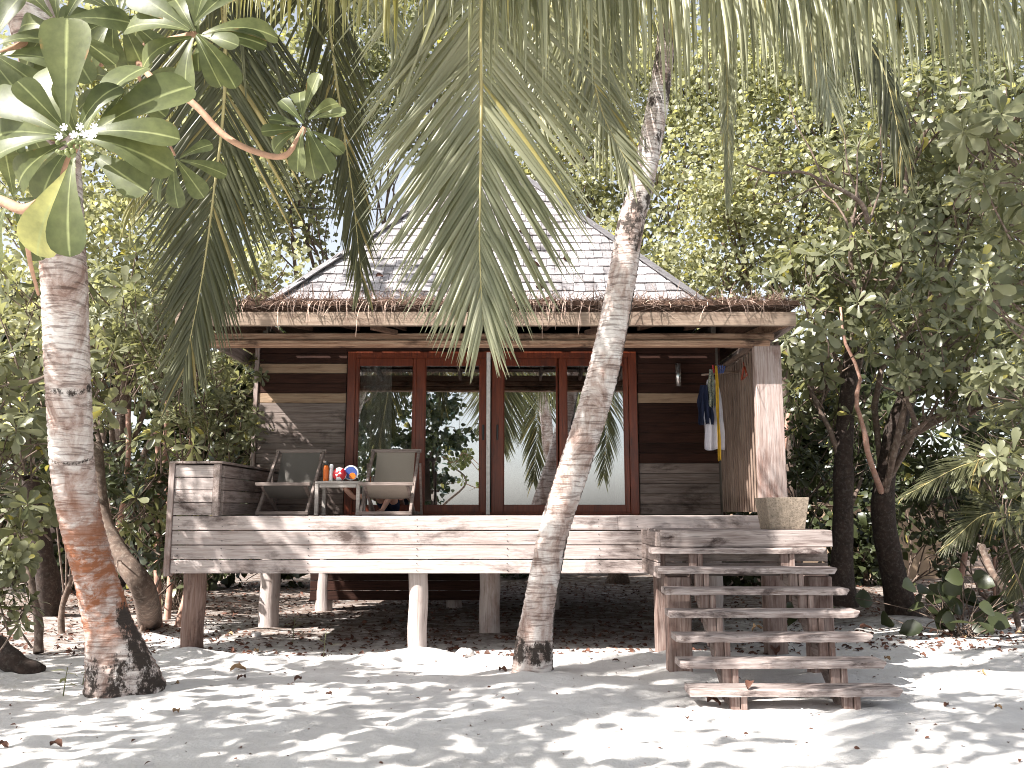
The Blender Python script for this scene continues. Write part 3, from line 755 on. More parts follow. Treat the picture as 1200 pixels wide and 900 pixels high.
# clothes on a rail
CY = 10.0
t = thing('clothes_rail', 'thin pole fixed between the slat screen and siding, hung with clothes', 'rail', (2.45, CY, 3.2))
b = MB(); b.tube([(2.25, CY, 3.05), (2.70, CY, 3.09)], .012, 10); b.build('pole', 'slat', t, True)
def garment(name, x0, x1, z1, z0, y, m, label, cat, taper=1.0, folds=3, amp=.02, top=None):
    n, k = 18, 22; vs = []; top = top or (x1-x0)*.5; cx = (x0+x1)/2
    for j in range(k+1):
        f = j/k; hw = (top/2)+((x1-x0)/2*taper-top/2)*min(1, (f*2.2)**.7)
        for i in range(n+1):
            u = i/n*2-1; vs.append((cx+u*hw+.006*math.sin(j*.5+i), y+amp*(.3+f)*math.sin(u*folds*math.pi+f*2)+random.uniform(-.001, .001), z1+(z0-z1)*f+.01*math.sin(u*4)*f))
    q = len(vs); vs += [(v[0], v[1]+.006, v[2]) for v in vs]
    fs = [(j*(n+1)+i, j*(n+1)+i+1, (j+1)*(n+1)+i+1, (j+1)*(n+1)+i) for j in range(k) for i in range(n)]
    fs += [tuple(q+v for v in f[::-1]) for f in fs[:]]
    rim = [i for i in range(n+1)]+[j*(n+1)+n for j in range(1, k+1)]+[k*(n+1)+i for i in range(n-1, -1, -1)]+[j*(n+1) for j in range(k-1, 0, -1)]
    fs += [(rim[a], rim[(a+1) % len(rim)], rim[(a+1) % len(rim)]+q, rim[a]+q) for a in range(len(rim))]
    b = MB(); b.add(vs, fs); return setp(b.build(name, m, None, True), label, cat)
def cz_(py, y=CY): return P(830, py, y).z
def cx_(px, y=CY): return P(px, 480, y).x
garment('shirt', cx_(816), cx_(834), cz_(452), cz_(498), CY-.05, 'navy', 'navy blue shirt hanging at the left of the clothes rail', 'shirt', 1, 3, .035)
garment('shirt', cx_(824), cx_(847), cz_(445), cz_(527), CY, 'whitecloth', 'long white shirt hanging behind the yellow strap', 'shirt', 1, 3, .03)
garment('scarf', cx_(829), cx_(837), cz_(434), cz_(478), CY-.08, 'pattern', 'dark flowered cloth hanging over the navy shirt', 'scarf', .9, 2, .02)
garment('strap', cx_(837.5), cx_(840.5), cz_(430), cz_(540), CY-.09, 'yellowcloth', 'long narrow yellow strap hanging in front of the white shirt', 'strap', 1, 1, .01, .03)
for (px, m, lb) in ((837, 'redplastic', 'red clothes peg at the top of the yellow strap'), (843, 'blueplastic', 'pale blue clothes pegs clipped on the rail end')):
    b = MB(); x = cx_(px)
    for q in range(1 if px == 837 else 3):
        b.bar((x+q*.02, CY-.03, 3.06), (x+q*.025-.01, CY-.05, 3.16), .012, .014); b.bar((x+q*.02+.012, CY-.03, 3.07), (x+q*.025+.024, CY-.05, 3.15), .012, .014)
    setp(b.build('clothes_peg', m), lb, 'peg')
t = MB(); hx = 2.62; hy = 9.5; t.tube(catmull([(hx, hy-.10, 2.95), (hx, hy, 3.06), (hx, hy+.12, 2.93)], 8), .012, 6); t.tube(catmull([(hx, hy, 3.06), (hx, hy+.01, 3.10), (hx-.0, hy+.04, 3.12)], 6), .005, 6); t.tube([(hx, hy-.1, 2.95), (hx, hy+.12, 2.93)], .007, 6)
setp(t.build('clothes_hanger', 'redhanger', None, True), 'red brown coat hanger hooked on the slat screen top', 'hanger')
# curtains inside
for (a, c_, lb) in ((418, 456, 'grey curtain gathered behind the leftmost glass pane'), (722, 740, 'pale curtain edge behind the rightmost glass pane')):
    b = MB(); x0, x1 = wx(a), wx(c_); n = 60; vs = []
    for z in (1.45, 2.2, 3.0, 3.42):
        for i in range(n+1): u = i/n; vs.append((x0+(x1-x0)*u*(1+.1*(3.42-z)*(.3)), DB+.16+.035*math.sin(u*42+z*.3), z))
    fs = [(j*(n+1)+i, j*(n+1)+i+1, (j+1)*(n+1)+i+1, (j+1)*(n+1)+i) for j in range(3) for i in range(n)]
    b.add(vs, fs); setp(b.build('curtain', 'curtain', None, True), lb, 'curtain')

# ------------------------------------------------------------------ child sitting behind the right deck chair
def skinfig(name, verts, edges, radii, m, parent, root=0, lv=2):
    me = bpy.data.meshes.new(name); me.from_pydata([tuple(v) for v in verts], edges, []); me.update()
    o = bpy.data.objects.new('tmp', me); C.objects.link(o)
    sk = o.modifiers.new('s', 'SKIN'); sk.use_smooth_shade = True
    for i, d in enumerate(me.skin_vertices[0].data): d.radius = (radii[i], radii[i]) if not isinstance(radii[i], tuple) else radii[i]; d.use_root = (i == root)
    sb_ = o.modifiers.new('b', 'SUBSURF'); sb_.levels = lv; sb_.render_levels = lv
    dg = bpy.context.evaluated_depsgraph_get(); ev = o.evaluated_get(dg); m2 = bpy.data.meshes.new_from_object(ev)
    bpy.data.objects.remove(o); m2.name = name; m2.materials.clear()
    m2.polygons.foreach_set('use_smooth', [True]*len(m2.polygons))
    return link(name, m2, m, parent)
kx, ky = P(457, 600, 10.72).x, 10.72
kid = thing('person', 'person sitting on the deck behind the right deck chair, one bare foot raised', 'person', (kx, ky, DZ))
V3 = Vector; o_ = V3((kx, ky, DZ))
foot_tip = P(402.5, 571, 10.2); ankle = P(415.5, 584, 10.28); ank2 = o_+V3((-.12, -.55, .055))
vv = [o_+V3((0, 0, .11)), o_+V3((0, .05, .22)), o_+V3((0, .10, .36)), o_+V3((0, .12, .45)), o_+V3((0, .11, .50)),          # 0-4 pelvis..neck
      o_+V3((-.07, 0, .10)), o_+V3((-.12, -.28, .27)), ankle, (ankle+foot_tip)/2, foot_tip,                              # 5-9 left leg crossing
      o_+V3((.07, 0, .10)), o_+V3((.06, -.33, .26)), ank2+V3((.10, .02, .0)), ank2+V3((.07, -.07, -.02)), ank2+V3((.05, -.13, -.03)),   # 10-14 other leg
      o_+V3((-.115, .11, .42)), o_+V3((-.17, .02, .27)), o_+V3((-.13, -.12, .20)), o_+V3((-.12, -.17, .20)),                # 15-18 arm
      o_+V3((.115, .11, .42)), o_+V3((.18, .03, .27)), o_+V3((.15, -.11, .20)), o_+V3((.14, -.17, .20))]
ee = [(0, 1), (1, 2), (2, 3), (3, 4), (0, 5), (5, 6), (6, 7), (7, 8), (8, 9), (0, 10), (10, 11), (11, 12), (12, 13), (13, 14), (3, 15), (15, 16), (16, 17), (17, 18), (3, 19), (19, 20), (20, 21), (21, 22)]
rr_ = [.085, .08, .085, .06, .035, .065, .048, .030, .036, .022, .065, .048, .026, .03, .018, .036, .029, .02, .022, .036, .029, .02, .022]
body = skinfig('body', vv, ee, rr_, 'skin', kid)
hd = o_+V3((0, .085, .615)); b = MB()
prof = []
vs = []; nu, nv = 24, 18
for i in range(nv+1):
    th = math.pi*i/nv
    for j in range(nu):
        ph = 2*math.pi*j/nu; dx, dy, dz = math.sin(th)*math.cos(ph), math.sin(th)*math.sin(ph), math.cos(th)
        r = 1.0
        X_, Y_, Z_ = dx*.073, dy*.085, dz*.098
        if dz < 0: X_ *= 1+.28*dz; Y_ *= 1+.1*dz
        if dy < -.75 and abs(dx) < .22 and -.25 < dz < .12: Y_ -= .014
        if dy < -.6 and .18 < abs(dx) < .5 and .0 < dz < .22: Y_ += .006
        vs.append(hd+V3((X_, Y_, Z_)))
b.add(vs, [(i*nu+j, (i+1)*nu+j, (i+1)*nu+(j+1) % nu, i*nu+(j+1) % nu) for i in range(nv) for j in range(nu)]); b.build('head', 'skin', kid, True)
b = MB()
for s in (-1, 1): b.lathe(hd+V3((s*.028, -.079, .005)), [(.001, -.008), (.009, -.005), (.011, 0), (.009, .005), (.001, .008)], 10)
b.build('eyes', 'cable', kid, True)
b = MB(); vs = []
for i in range(10):
    th = math.pi*.62*i/9
    for j in range(nu):
        ph = 2*math.pi*j/nu; dx, dy, dz = math.sin(th)*math.cos(ph), math.sin(th)*math.sin(ph), math.cos(th)
        lim = 1 if dy > -.35 else max(.0, dz)
        if dy < -.35 and dz < .35: dz = .35; s_ = math.sqrt(1-.35**2)/max(.01, math.hypot(dx, dy)); dx *= s_; dy *= s_
        vs.append(hd+V3((dx*.083, dy*.094+.004, dz*.108)))
b.add(vs, [(i*nu+j, (i+1)*nu+j, (i+1)*nu+(j+1) % nu, i*nu+(j+1) % nu) for i in range(9) for j in range(nu)]); b.build('hair', 'hair', kid, True)
skinfig('shorts', [o_+V3((0, .0, .11)), o_+V3((0, .04, .19)), o_+V3((-.07, 0, .10)), o_+V3((-.10, -.16, .19)), o_+V3((.07, 0, .10)), o_+V3((.065, -.18, .19))],
        [(0, 1), (0, 2), (2, 3), (0, 4), (4, 5)], [.097, .092, .078, .068, .078, .068], 'navy', kid)
# toes
for (tip, d, u) in ((foot_tip, (foot_tip-ankle).normalized(), V3((.3, -.5, .8))), (ank2+V3((.05, -.13, -.03)), V3((-.1, -1, -.1)), V3((0, 0, 1)))):
    sd = d.cross(u).normalized(); b = MB()
    for q in range(5):
        p0 = tip+sd*(q-2)*.009-d*.008; b.tube([p0, p0+d*(.016-.001*q), p0+d*(.026-.002*q)], [.0075-.0006*q, .007-.0005*q, .003], 8)
    b.build('toes', 'skin', kid, True)

# ------------------------------------------------------------------ palms
def palmtrunk(pts, rads, parent, mossdir=None, foot=.6, n=26, blot=(), mossh=99, rust=None):
    Pp = catmull(pts, 120); Rr = interp(rads, 120); L = np.concatenate([[0], np.cumsum(np.linalg.norm(np.diff(Pp, axis=0), axis=1))])
    m_ = int(L[-1]/.016); s = np.linspace(0, L[-1], m_); Pq = np.stack([np.interp(s, L, Pp[:, i]) for i in range(3)], -1); Rq = np.interp(s, L, Rr)
    ring = (s/.062+.35*np.sin(s*3.1)) % 1.0
    T = nrm(np.gradient(Pq, axis=0)); U = nrm(np.cross(T, [0, 1, 0])); W = np.cross(T, U)
    an = np.linspace(0, 2*math.pi, n, endpoint=False); V = np.zeros((m_, n, 3)); moss = np.zeros((m_, n))
    for j, a in enumerate(an):
        wob = 1+.018*np.sin(3*a+s*2.1)+.012*np.sin(7*a+s*5)
        rg = ((s/.062+.35*np.sin(s*3.1)+.18*math.sin(a*2+1)) % 1.0)
        r = Rq*wob*(1-.05*rg)+R.normal(0, .0012, m_)
        d = np.cos(a)*U+np.sin(a)*W; V[:, j] = Pq+d*r[:, None]
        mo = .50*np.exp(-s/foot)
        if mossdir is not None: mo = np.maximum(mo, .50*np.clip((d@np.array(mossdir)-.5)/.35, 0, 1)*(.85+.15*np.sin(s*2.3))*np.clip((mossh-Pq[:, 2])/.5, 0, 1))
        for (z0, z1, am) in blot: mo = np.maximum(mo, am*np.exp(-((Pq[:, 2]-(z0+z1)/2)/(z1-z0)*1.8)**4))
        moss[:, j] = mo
    idx = np.arange(m_*n).reshape(m_, n); Qd = np.stack([idx[:-1], np.roll(idx, -1, 1)[:-1], np.roll(idx, -1, 1)[1:], idx[1:]], -1)
    return mesh_np('trunk', V, Qd, 'palmbark', parent, True, {'moss': moss.ravel(), 'rust': np.repeat(np.zeros(m_) if rust is None else np.clip(np.minimum((Pq[:, 2]-rust[0])/.4, (rust[1]-Pq[:, 2])/.7), 0, 1), n)})
def frond(parent, pts, L=.85, n=80, wd=.032, m='frond', N0=(0, -1, .3), a0=70, a1=22, droop=.12, start=.08, rw=.022, sides=(1, 1), tipk=.3, jit=.06, seed=None, brk=.12, sag=0., lj=.25, aexp=.8, tk0=.55):
    ra = np.random.RandomState(seed if seed is not None else R.randint(1e6))
    C_ = catmull(pts, 60); Ls = np.concatenate([[0], np.cumsum(np.linalg.norm(np.diff(C_, axis=0), axis=1))])
    st_ = np.linspace(start, .995, n)*Ls[-1]; V = []; Q_ = []; k = 0; S = 6
    for sg, on in ((-1, sides[0]), (1, sides[1])):
        if not on: continue
        s = st_+ra.uniform(-.4, .4, n)*(st_[1]-st_[0]); s = np.clip(s, 0, Ls[-1]); t = s/Ls[-1]
        p = np.stack([np.interp(s, Ls, C_[:, i]) for i in range(3)], -1); p2 = np.stack([np.interp(np.minimum(s+.02, Ls[-1]), Ls, C_[:, i]) for i in range(3)], -1)
        p1 = np.stack([np.interp(np.maximum(s-.02, 0), Ls, C_[:, i]) for i in range(3)], -1); T = nrm(p2-p1)
        N = np.array(N0, float)[None]*np.ones_like(T); Sd = nrm(np.cross(T, N))*sg*on; N = nrm(np.cross(Sd, T))*sg
        al = np.radians(a0+(a1-a0)*t**aexp+ra.normal(0, 3, n))
        d = T*np.cos(al)[:, None]+Sd*np.sin(al)[:, None]+N*ra.normal(.0, jit*1.6, n)[:, None]
        d = nrm(d+np.array([0, 0, -1.])*sag)
        prof = np.minimum(1, .45+t/.25*.55)*(1-(1-tipk)*np.clip((t-tk0)/(1-tk0), 0, 1)**1.2)
        ln = L*prof*ra.uniform(.85, 1.06, n); ln *= np.where(ra.rand(n) < brk, ra.uniform(.45, .9, n), 1)
        ww = wd*np.minimum(1, .6+prof*.5)*ra.uniform(.8, 1.1, n)
        Nl = nrm(N+Sd*ra.normal(0, lj, n)[:, None]+T*ra.normal(0, lj*.7, n)[:, None])
        wp = [.35, .95, 1., .9, .7, .42, .05]; rows = []; q = p.copy(); dd = d.copy()
        dr = droop*ra.uniform(.4, 1.7, n)[:, None]
        for i in range(S+1):
            Wv = nrm(np.cross(dd, Nl)); hw = (ww*wp[i]/2)[:, None]; fold = np.cross(Wv, dd)*hw*.85
            rows.append(np.stack([q-Wv*hw, q+fold, q+Wv*hw], 1))
            dd = nrm(dd+np.array([0, 0, -1.])*dr*(i+1)/2.2); q = q+dd*(ln/S)[:, None]
        A = np.stack(rows, 1)      # n,S+1,3,3
        base = k+np.arange(n)[:, None, None]*(3*(S+1)); ii = np.arange(S)[None, :, None]*3; jj = np.arange(2)[None, None, :]
        a_ = base+ii+jj; Q_.append(np.stack([a_, a_+1, a_+4, a_+3], -1).reshape(-1, 4)); V.append(A.reshape(-1, 3)); k += n*3*(S+1)
    fo = mesh_np('frond', np.concatenate(V), np.concatenate(Q_), m, parent)
    b = MB(); b.tube([tuple(c) for c in C_], list(np.interp(np.linspace(0, 1, 60), [0, .15, 1], [rw*1.5, rw, .003])), 6)
    ribo = b.build('midrib', 'rachis', fo, True)
    return fo
def crown(parent, c, n, L=3.2, az0=0, skip=None, elev=(75, -35), m='frond', leaf=.85, nl=70):
    for i in range(n):
        az = az0+i*2.39996+R.uniform(-.2, .2); e = math.radians(elev[0]+(elev[1]-elev[0])*(i/(n-1))**.9)
        if skip and skip(az % (2*math.pi), e): continue
        d = Vector((math.cos(az)*math.cos(e), math.sin(az)*math.cos(e), math.sin(e))); p = Vector(c); pts = [p.copy()]; l_ = L*R.uniform(.85, 1.1)
        for k in range(6):
            p = p+d*l_/6; pts.append(p.copy()); d = (d+Vector((0, 0, -.16-.05*k))).normalized()
        N = Vector((0, 0, 1))
        hor = Vector((math.cos(az), math.sin(az), 0)); N = (Vector((0, 0, 1))+hor*.25)
        frond(parent, pts, leaf, nl, .036, m, tuple(N), 68, 25, .22, .14, .022)
def nuts(parent, c):
    for i in range(5):
        a = i*1.3; b = MB(); cc = Vector(c)+Vector((math.cos(a)*.24, math.sin(a)*.24, -.25-.05*i))
        b.lathe(cc, [(.01, -.13), (.07, -.1), (.10, 0), (.085, .09), (.01, .13)], 12); b.build('coconut', 'leaf_small', parent, True)

# left palm, leaning towards the camera
lp = thing('palm_tree', 'thick ringed palm trunk at the left edge, dark flared foot, crown above the picture', 'palm tree', (-3.1, 7.19, 0))
lpts = [(150, 822, 7.22), (144, 800, 7.19), (128, 735, 7.1), (111, 673, 7.0), (94, 611, 6.85), (85, 549, 6.66), (82, 487, 6.45), (79, 424, 6.22), (77, 362, 5.98), (73, 300, 5.72)]
lw = [P(*q) for q in lpts]; lw[0].z = -.12; lw += [V3((-3.0, 5.1, 4.3)), V3((-3.25, 4.6, 5.3)), V3((-3.5, 4.1, 6.4)), V3((-3.7, 3.7, 7.3))]
palmtrunk(lw, [.36, .30, .185, .160, .157, .160, .160, .158, .156, .152, .145, .14, .135, .14], lp, (.9, -.1, -.1), blot=[(-.2, .42, .40), (2.35, 2.43, .40), (1.86, 1.9, .4)], mossh=1.1, rust=(.25, 1.9), foot=.5)
# leaning palm in the middle
cp = thing('palm_tree', 'slender palm trunk leaning right across the front of the bungalow', 'palm tree', (.18, 7.91, 0))
cpts = [(623, 800, 7.92), (626, 760, 7.9), (631, 720, 7.9), (640, 668, 7.88), (650, 620, 7.86), (671, 553, 7.84), (704, 447, 7.8), (727, 340, 7.75), (738, 270, 7.72), (752, 213, 7.7), (767, 142, 7.66), (778, 71, 7.6), (787, 0, 7.55)]
cw = [P(*q) for q in cpts]; cw[0].z = -.1; cw += [V3((1.75, 7.5, 6.9)), V3((2.0, 7.4, 7.7)), V3((2.15, 7.3, 8.5))]
palmtrunk(cw, [.20, .175, .150, .143, .140, .146, .148, .136, .130, .122, .108, .095, .086, .085, .09, .11], cp, (.93, .1, -.1), .26, blot=[(3.75, 4.7, .40), (4.2, 8.5, .38), (.1, .35, .42)])
# near palm: its trunk stands behind the camera on the left, its fronds hang into the view
npalm = thing('palm_tree', 'coconut palm whose fronds hang down across the top of the view before the roof', 'palm tree', (1.2, -1.6, 0))
nc = V3((.35, 3.5, 6.5))
palmtrunk([V3((1.2, -1.7, -.2)), V3((1.2, -1.2, .8)), V3((1.0, -.1, 2.6)), V3((.75, 1.3, 4.3)), V3((.5, 2.6, 5.6)), nc], [.3, .2, .16, .14, .13, .13], npalm, None, .4)
def fr(pl, src, pxs, **k):
    pts = ([V3(src)] if src is not None else [])+[P(*q) for q in pxs]
    return frond(pl, pts, **k)
# the big frond hanging in front of the roof
fr(npalm, nc, [(556, -190, 4.7), (563, -40, 5.3), (564, 90, 5.55), (563, 200, 5.62), (562, 290, 5.65), (566, 378, 5.66)], L=1.4, n=200, wd=.034, N0=(.12, -1, .25), a0=66, a1=15, aexp=1.3, droop=.012, start=.12, tipk=.30, tk0=.64, sag=.0, jit=.04, lj=.16, brk=.05, seed=1)
fr(npalm, nc, [(640, -170, 5.2), (680, -60, 6.0), (690, 50, 6.3), (705, 130, 6.4), (740, 200, 6.4)], L=1.2, n=150, wd=.036, m='frond', N0=(.5, -1, .2), a0=60, a1=22, aexp=1.2, droop=.02, sag=.0, lj=.16, seed=2)
# fronds arching above the frame with leaflets hanging in
fr(npalm, nc, [(560, -150, 3.9), (700, -75, 3.9), (850, -62, 4.0), (1000, -52, 4.1), (1130, -40, 4.2), (1260, 0, 4.3)], L=.86, n=190, wd=.025, m='frond', N0=(0, -.25, 1), a0=80, a1=62, droop=.5, sag=1.2, seed=3, jit=.25, lj=.5, tipk=.7, brk=.3)
fr(npalm, nc, [(700, -170, 4.4), (840, -90, 4.8), (980, -60, 5.1), (1100, -30, 5.3), (1230, 30, 5.4)], L=1.1, n=150, wd=.027, N0=(0, -.4, 1), a0=80, a1=55, droop=.5, sag=.9, seed=4, jit=.25, lj=.5, brk=.3)
fr(npalm, nc, [(500, -120, 3.8), (420, -70, 4.0), (340, -40, 4.2), (260, -20, 4.4)], L=.66, n=100, wd=.022, lj=.5, m='frond_yellow', N0=(0, -.3, 1), a0=75, a1=50, droop=.5, sag=1.1, seed=5, jit=.2)
fr(npalm, nc, [(560, -120, 4.0), (650, -80, 4.4), (760, -60, 4.8), (870, -30, 5.2)], L=.8, n=110, wd=.024, N0=(0, -.3, 1), a0=75, a1=50, droop=.5, sag=1.1, seed=15, jit=.25, lj=.5, brk=.3)
crown(npalm, nc, 15, 3.1, .4, skip=lambda az, e: ((1.0 < az < 2.2) and e < .7) or (2.5 < az < 4.6), elev=(80, -25))
# fronds of the left palm
lc = lw[-1]
fr(lp, lc, [(250, -160, 5.4), (262, -40, 5.9), (263, 110, 6.2), (250, 230, 6.3), (236, 330, 6.35), (214, 440, 6.4)], L=1.35, n=195, wd=.033, m='frond_dark', N0=(.25, -1, .2), a0=64, a1=15, aexp=1.2, droop=.015, sag=.03, jit=.04, lj=.16, seed=6, start=.15)
fr(lp, lc, [(350, -140, 5.9), (378, -20, 6.4), (396, 110, 6.7), (412, 220, 6.8), (424, 330, 6.8)], L=1.1, n=150, wd=.032, m='frond_dark', N0=(.7, -.8, .1), a0=55, a1=14, aexp=1.2, droop=.03, sag=.05, lj=.16, seed=7)
fr(lp, lc, [(150, -120, 6.2), (190, 40, 6.9), (175, 160, 7.4), (150, 260, 7.6)], L=.8, n=80, wd=.03, m='frond_yellow', N0=(.3, -1, .2), a0=60, a1=25, droop=.15, sag=.4, seed=8)
fr(lp, lc, [(300, -150, 6.4), (400, -60, 7.2), (455, 20, 7.6), (480, 110, 7.7)], L=1.0, n=90, wd=.036, m='frond', N0=(.3, -1, .4), a0=55, a1=22, droop=.08, sag=.2, seed=9)
crown(lp, lc, 11, 2.9, 1.1, skip=lambda az, e: (-1.3 < ((az+math.pi) % (2*math.pi))-math.pi < 1.9), elev=(80, -40)); nuts(lp, lc)
# fronds of the leaning palm
cc = cw[-1]
fr(cp, cc, [(800, -190, 7.6), (860, -110, 7.9), (920, -30, 8.2), (960, 60, 8.3), (975, 130, 8.3)], L=1.2, n=150, wd=.030, lj=.2, m='frond', N0=(0, -1, .4), a0=58, a1=22, droop=.08, sag=.25, seed=10)
fr(cp, cc, [(740, -200, 7.6), (690, -120, 7.9), (655, -40, 8.1), (640, 60, 8.2), (632, 140, 8.2)], L=1.25, n=150, wd=.036, lj=.2, m='frond', N0=(0, -1, .4), a0=58, a1=22, droop=.06, sag=.15, seed=12)
fr(cp, cc, [(830, -200, 7.8), (980, -140, 8.2), (1100, -60, 8.6), (1180, 50, 8.8)], L=1.1, n=130, wd=.030, m='frond', N0=(0, -.7, 1), a0=65, a1=30, droop=.3, sag=.7, seed=11)
fr(cp, cc, [(810, -160, 8.2), (835, -40, 8.7), (850, 60, 9.0), (853, 160, 9.1), (853, 240, 9.1)], L=.6, n=70, wd=.03, m='frond', N0=(0, -1, .3), a0=50, a1=20, droop=.14, sag=.6, seed=13)
fr(cp, cc, [(800, -140, 7.4), (880, -60, 7.1), (965, 0, 6.9), (1030, 70, 6.8), (1060, 190, 6.8)], L=1.15, n=130, wd=.028, m='frond_dark', N0=(0, -.8, .6), a0=62, a1=30, droop=.2, sag=.6, lj=.3, seed=16)
fr(cp, cc, [(770, -120, 7.6), (740, -40, 7.4), (700, 40, 7.3), (672, 120, 7.3)], L=1.0, n=110, wd=.028, m='frond_yellow', N0=(0, -.8, .6), a0=62, a1=30, droop=.1, sag=.4, lj=.3, seed=17)
crown(cp, cc, 12, 3.0, .2, skip=lambda az, e: e < .2 or math.cos(az) > .3, elev=(80, -10)); nuts(cp, cc)

# ------------------------------------------------------------------ leaves and branches
def orient(ax, ra=R):
    ax = nrm(np.asarray(ax, float)); h = nrm(ra.randn(*ax.shape)); U = nrm(np.cross(ax, h)); W = np.cross(ax, U); return ax, U, W
def leaves(name, pos, d, up, ln, wd, m, parent, segs=3, wp=None, curl=.25, fold=.25, wave=0., ra=R, ts=None):
    "pos,d,up: (N,3); builds N leaves as folded curved blades"
    N = len(pos); d = nrm(d); Wv = nrm(np.cross(d, up)); up = np.cross(Wv, d); ln = np.broadcast_to(ln, N); wd = np.broadcast_to(wd, N)
    wp = np.array(wp if wp is not None else [.06, .55, 1., .1]); S = len(wp)-1; rows = []; at = []
    cur = curl*ra.uniform(.2, 1.6, N) if np.ndim(curl) == 0 else curl
    for i in range(S+1):
        t = ts[i] if ts is not None else i/S; th = cur*t*1.6
        c_ = pos+d*(ln*np.sin(np.maximum(th, 1e-4))/np.maximum(cur*1.6, 1e-4))[:, None]-up*(ln*(1-np.cos(th))/np.maximum(cur*1.6, 1e-4))[:, None]
        hw = (wd*wp[i]/2)[:, None]; wv = up*(wave*ln*ra.normal(0, 1, N)*wp[i])[:, None] if wave else 0
        ed = up*hw*fold
        rows.append(np.stack([c_-Wv*hw+ed+wv, c_, c_+Wv*hw+ed-wv], 1)); at.append([1, 0, 1])
    V = np.stack(rows, 1); k = 3*(S+1)
    a_ = np.arange(N)[:, None, None]*k+np.arange(S)[None, :, None]*3+np.arange(2)[None, None, :]
    Qd = np.stack([a_, a_+1, a_+4, a_+3], -1)
    return mesh_np(name, V, Qd, m, parent, True)
ROS = [.12, .30, .62, .95, .98, .55]
def rosettes(name, cen, axs, L, m, parent, nl=12, wfac=.38, wp=None, seed=0, curl=.35):
    ra = np.random.RandomState(seed); N = len(cen); ax, U, W = orient(axs, ra); L = np.broadcast_to(L, N)
    P_, D_, UP, LN = [], [], [], []
    for k in range(nl):
        az = k*2.39996+ra.uniform(-.3, .3, N)+ra.uniform(0, 6)*0; f = k/nl
        pol = np.radians(28+78*f+ra.normal(0, 9, N)); rad = np.cos(az)[:, None]*U+np.sin(az)[:, None]*W
        d = ax*np.cos(pol)[:, None]+rad*np.sin(pol)[:, None]; d = nrm(d+np.array([0, 0, -1.])*(.18*f))
        up = ax*np.sin(pol)[:, None]-rad*np.cos(pol)[:, None]
        P_.append(cen-ax*(L*.25*f)[:, None]+d*.01); D_.append(d); UP.append(up); LN.append(L*(.62+.42*min(1, f*1.6))*ra.uniform(.85, 1.1, N))
    P_ = np.concatenate(P_); D_ = np.concatenate(D_); UP = np.concatenate(UP); LN = np.concatenate(LN)
    return leaves(name, P_, D_, UP, LN, LN*wfac, m, parent, wp=wp or [.12, .42, .98, .85, .18], ts=[0, .35, .72, .92, 1.], curl=curl, fold=.22, ra=ra)
def limb(b, a, c, r0, r1, seg=7, wob=.06, n=7, ra=random, caps=False):
    a = Vector(a); c = Vector(c); L = (c-a).length; pts = []
    o1 = Vector((ra.uniform(-1, 1), ra.uniform(-1, 1), ra.uniform(-.3, 1)))*L*wob; o2 = Vector((ra.uniform(-1, 1), ra.uniform(-1, 1), ra.uniform(-.6, .6)))*L*wob
    for p in catmull([a, a.lerp(c, .33)+o1, a.lerp(c, .68)+o2, c], seg): pts.append(tuple(p))
    b.tube(pts, list(np.linspace(r0, r1, seg)*(1+.12*np.sin(np.arange(seg)*2.3+r0*50))), n, caps=caps); return [Vector(p) for p in pts]
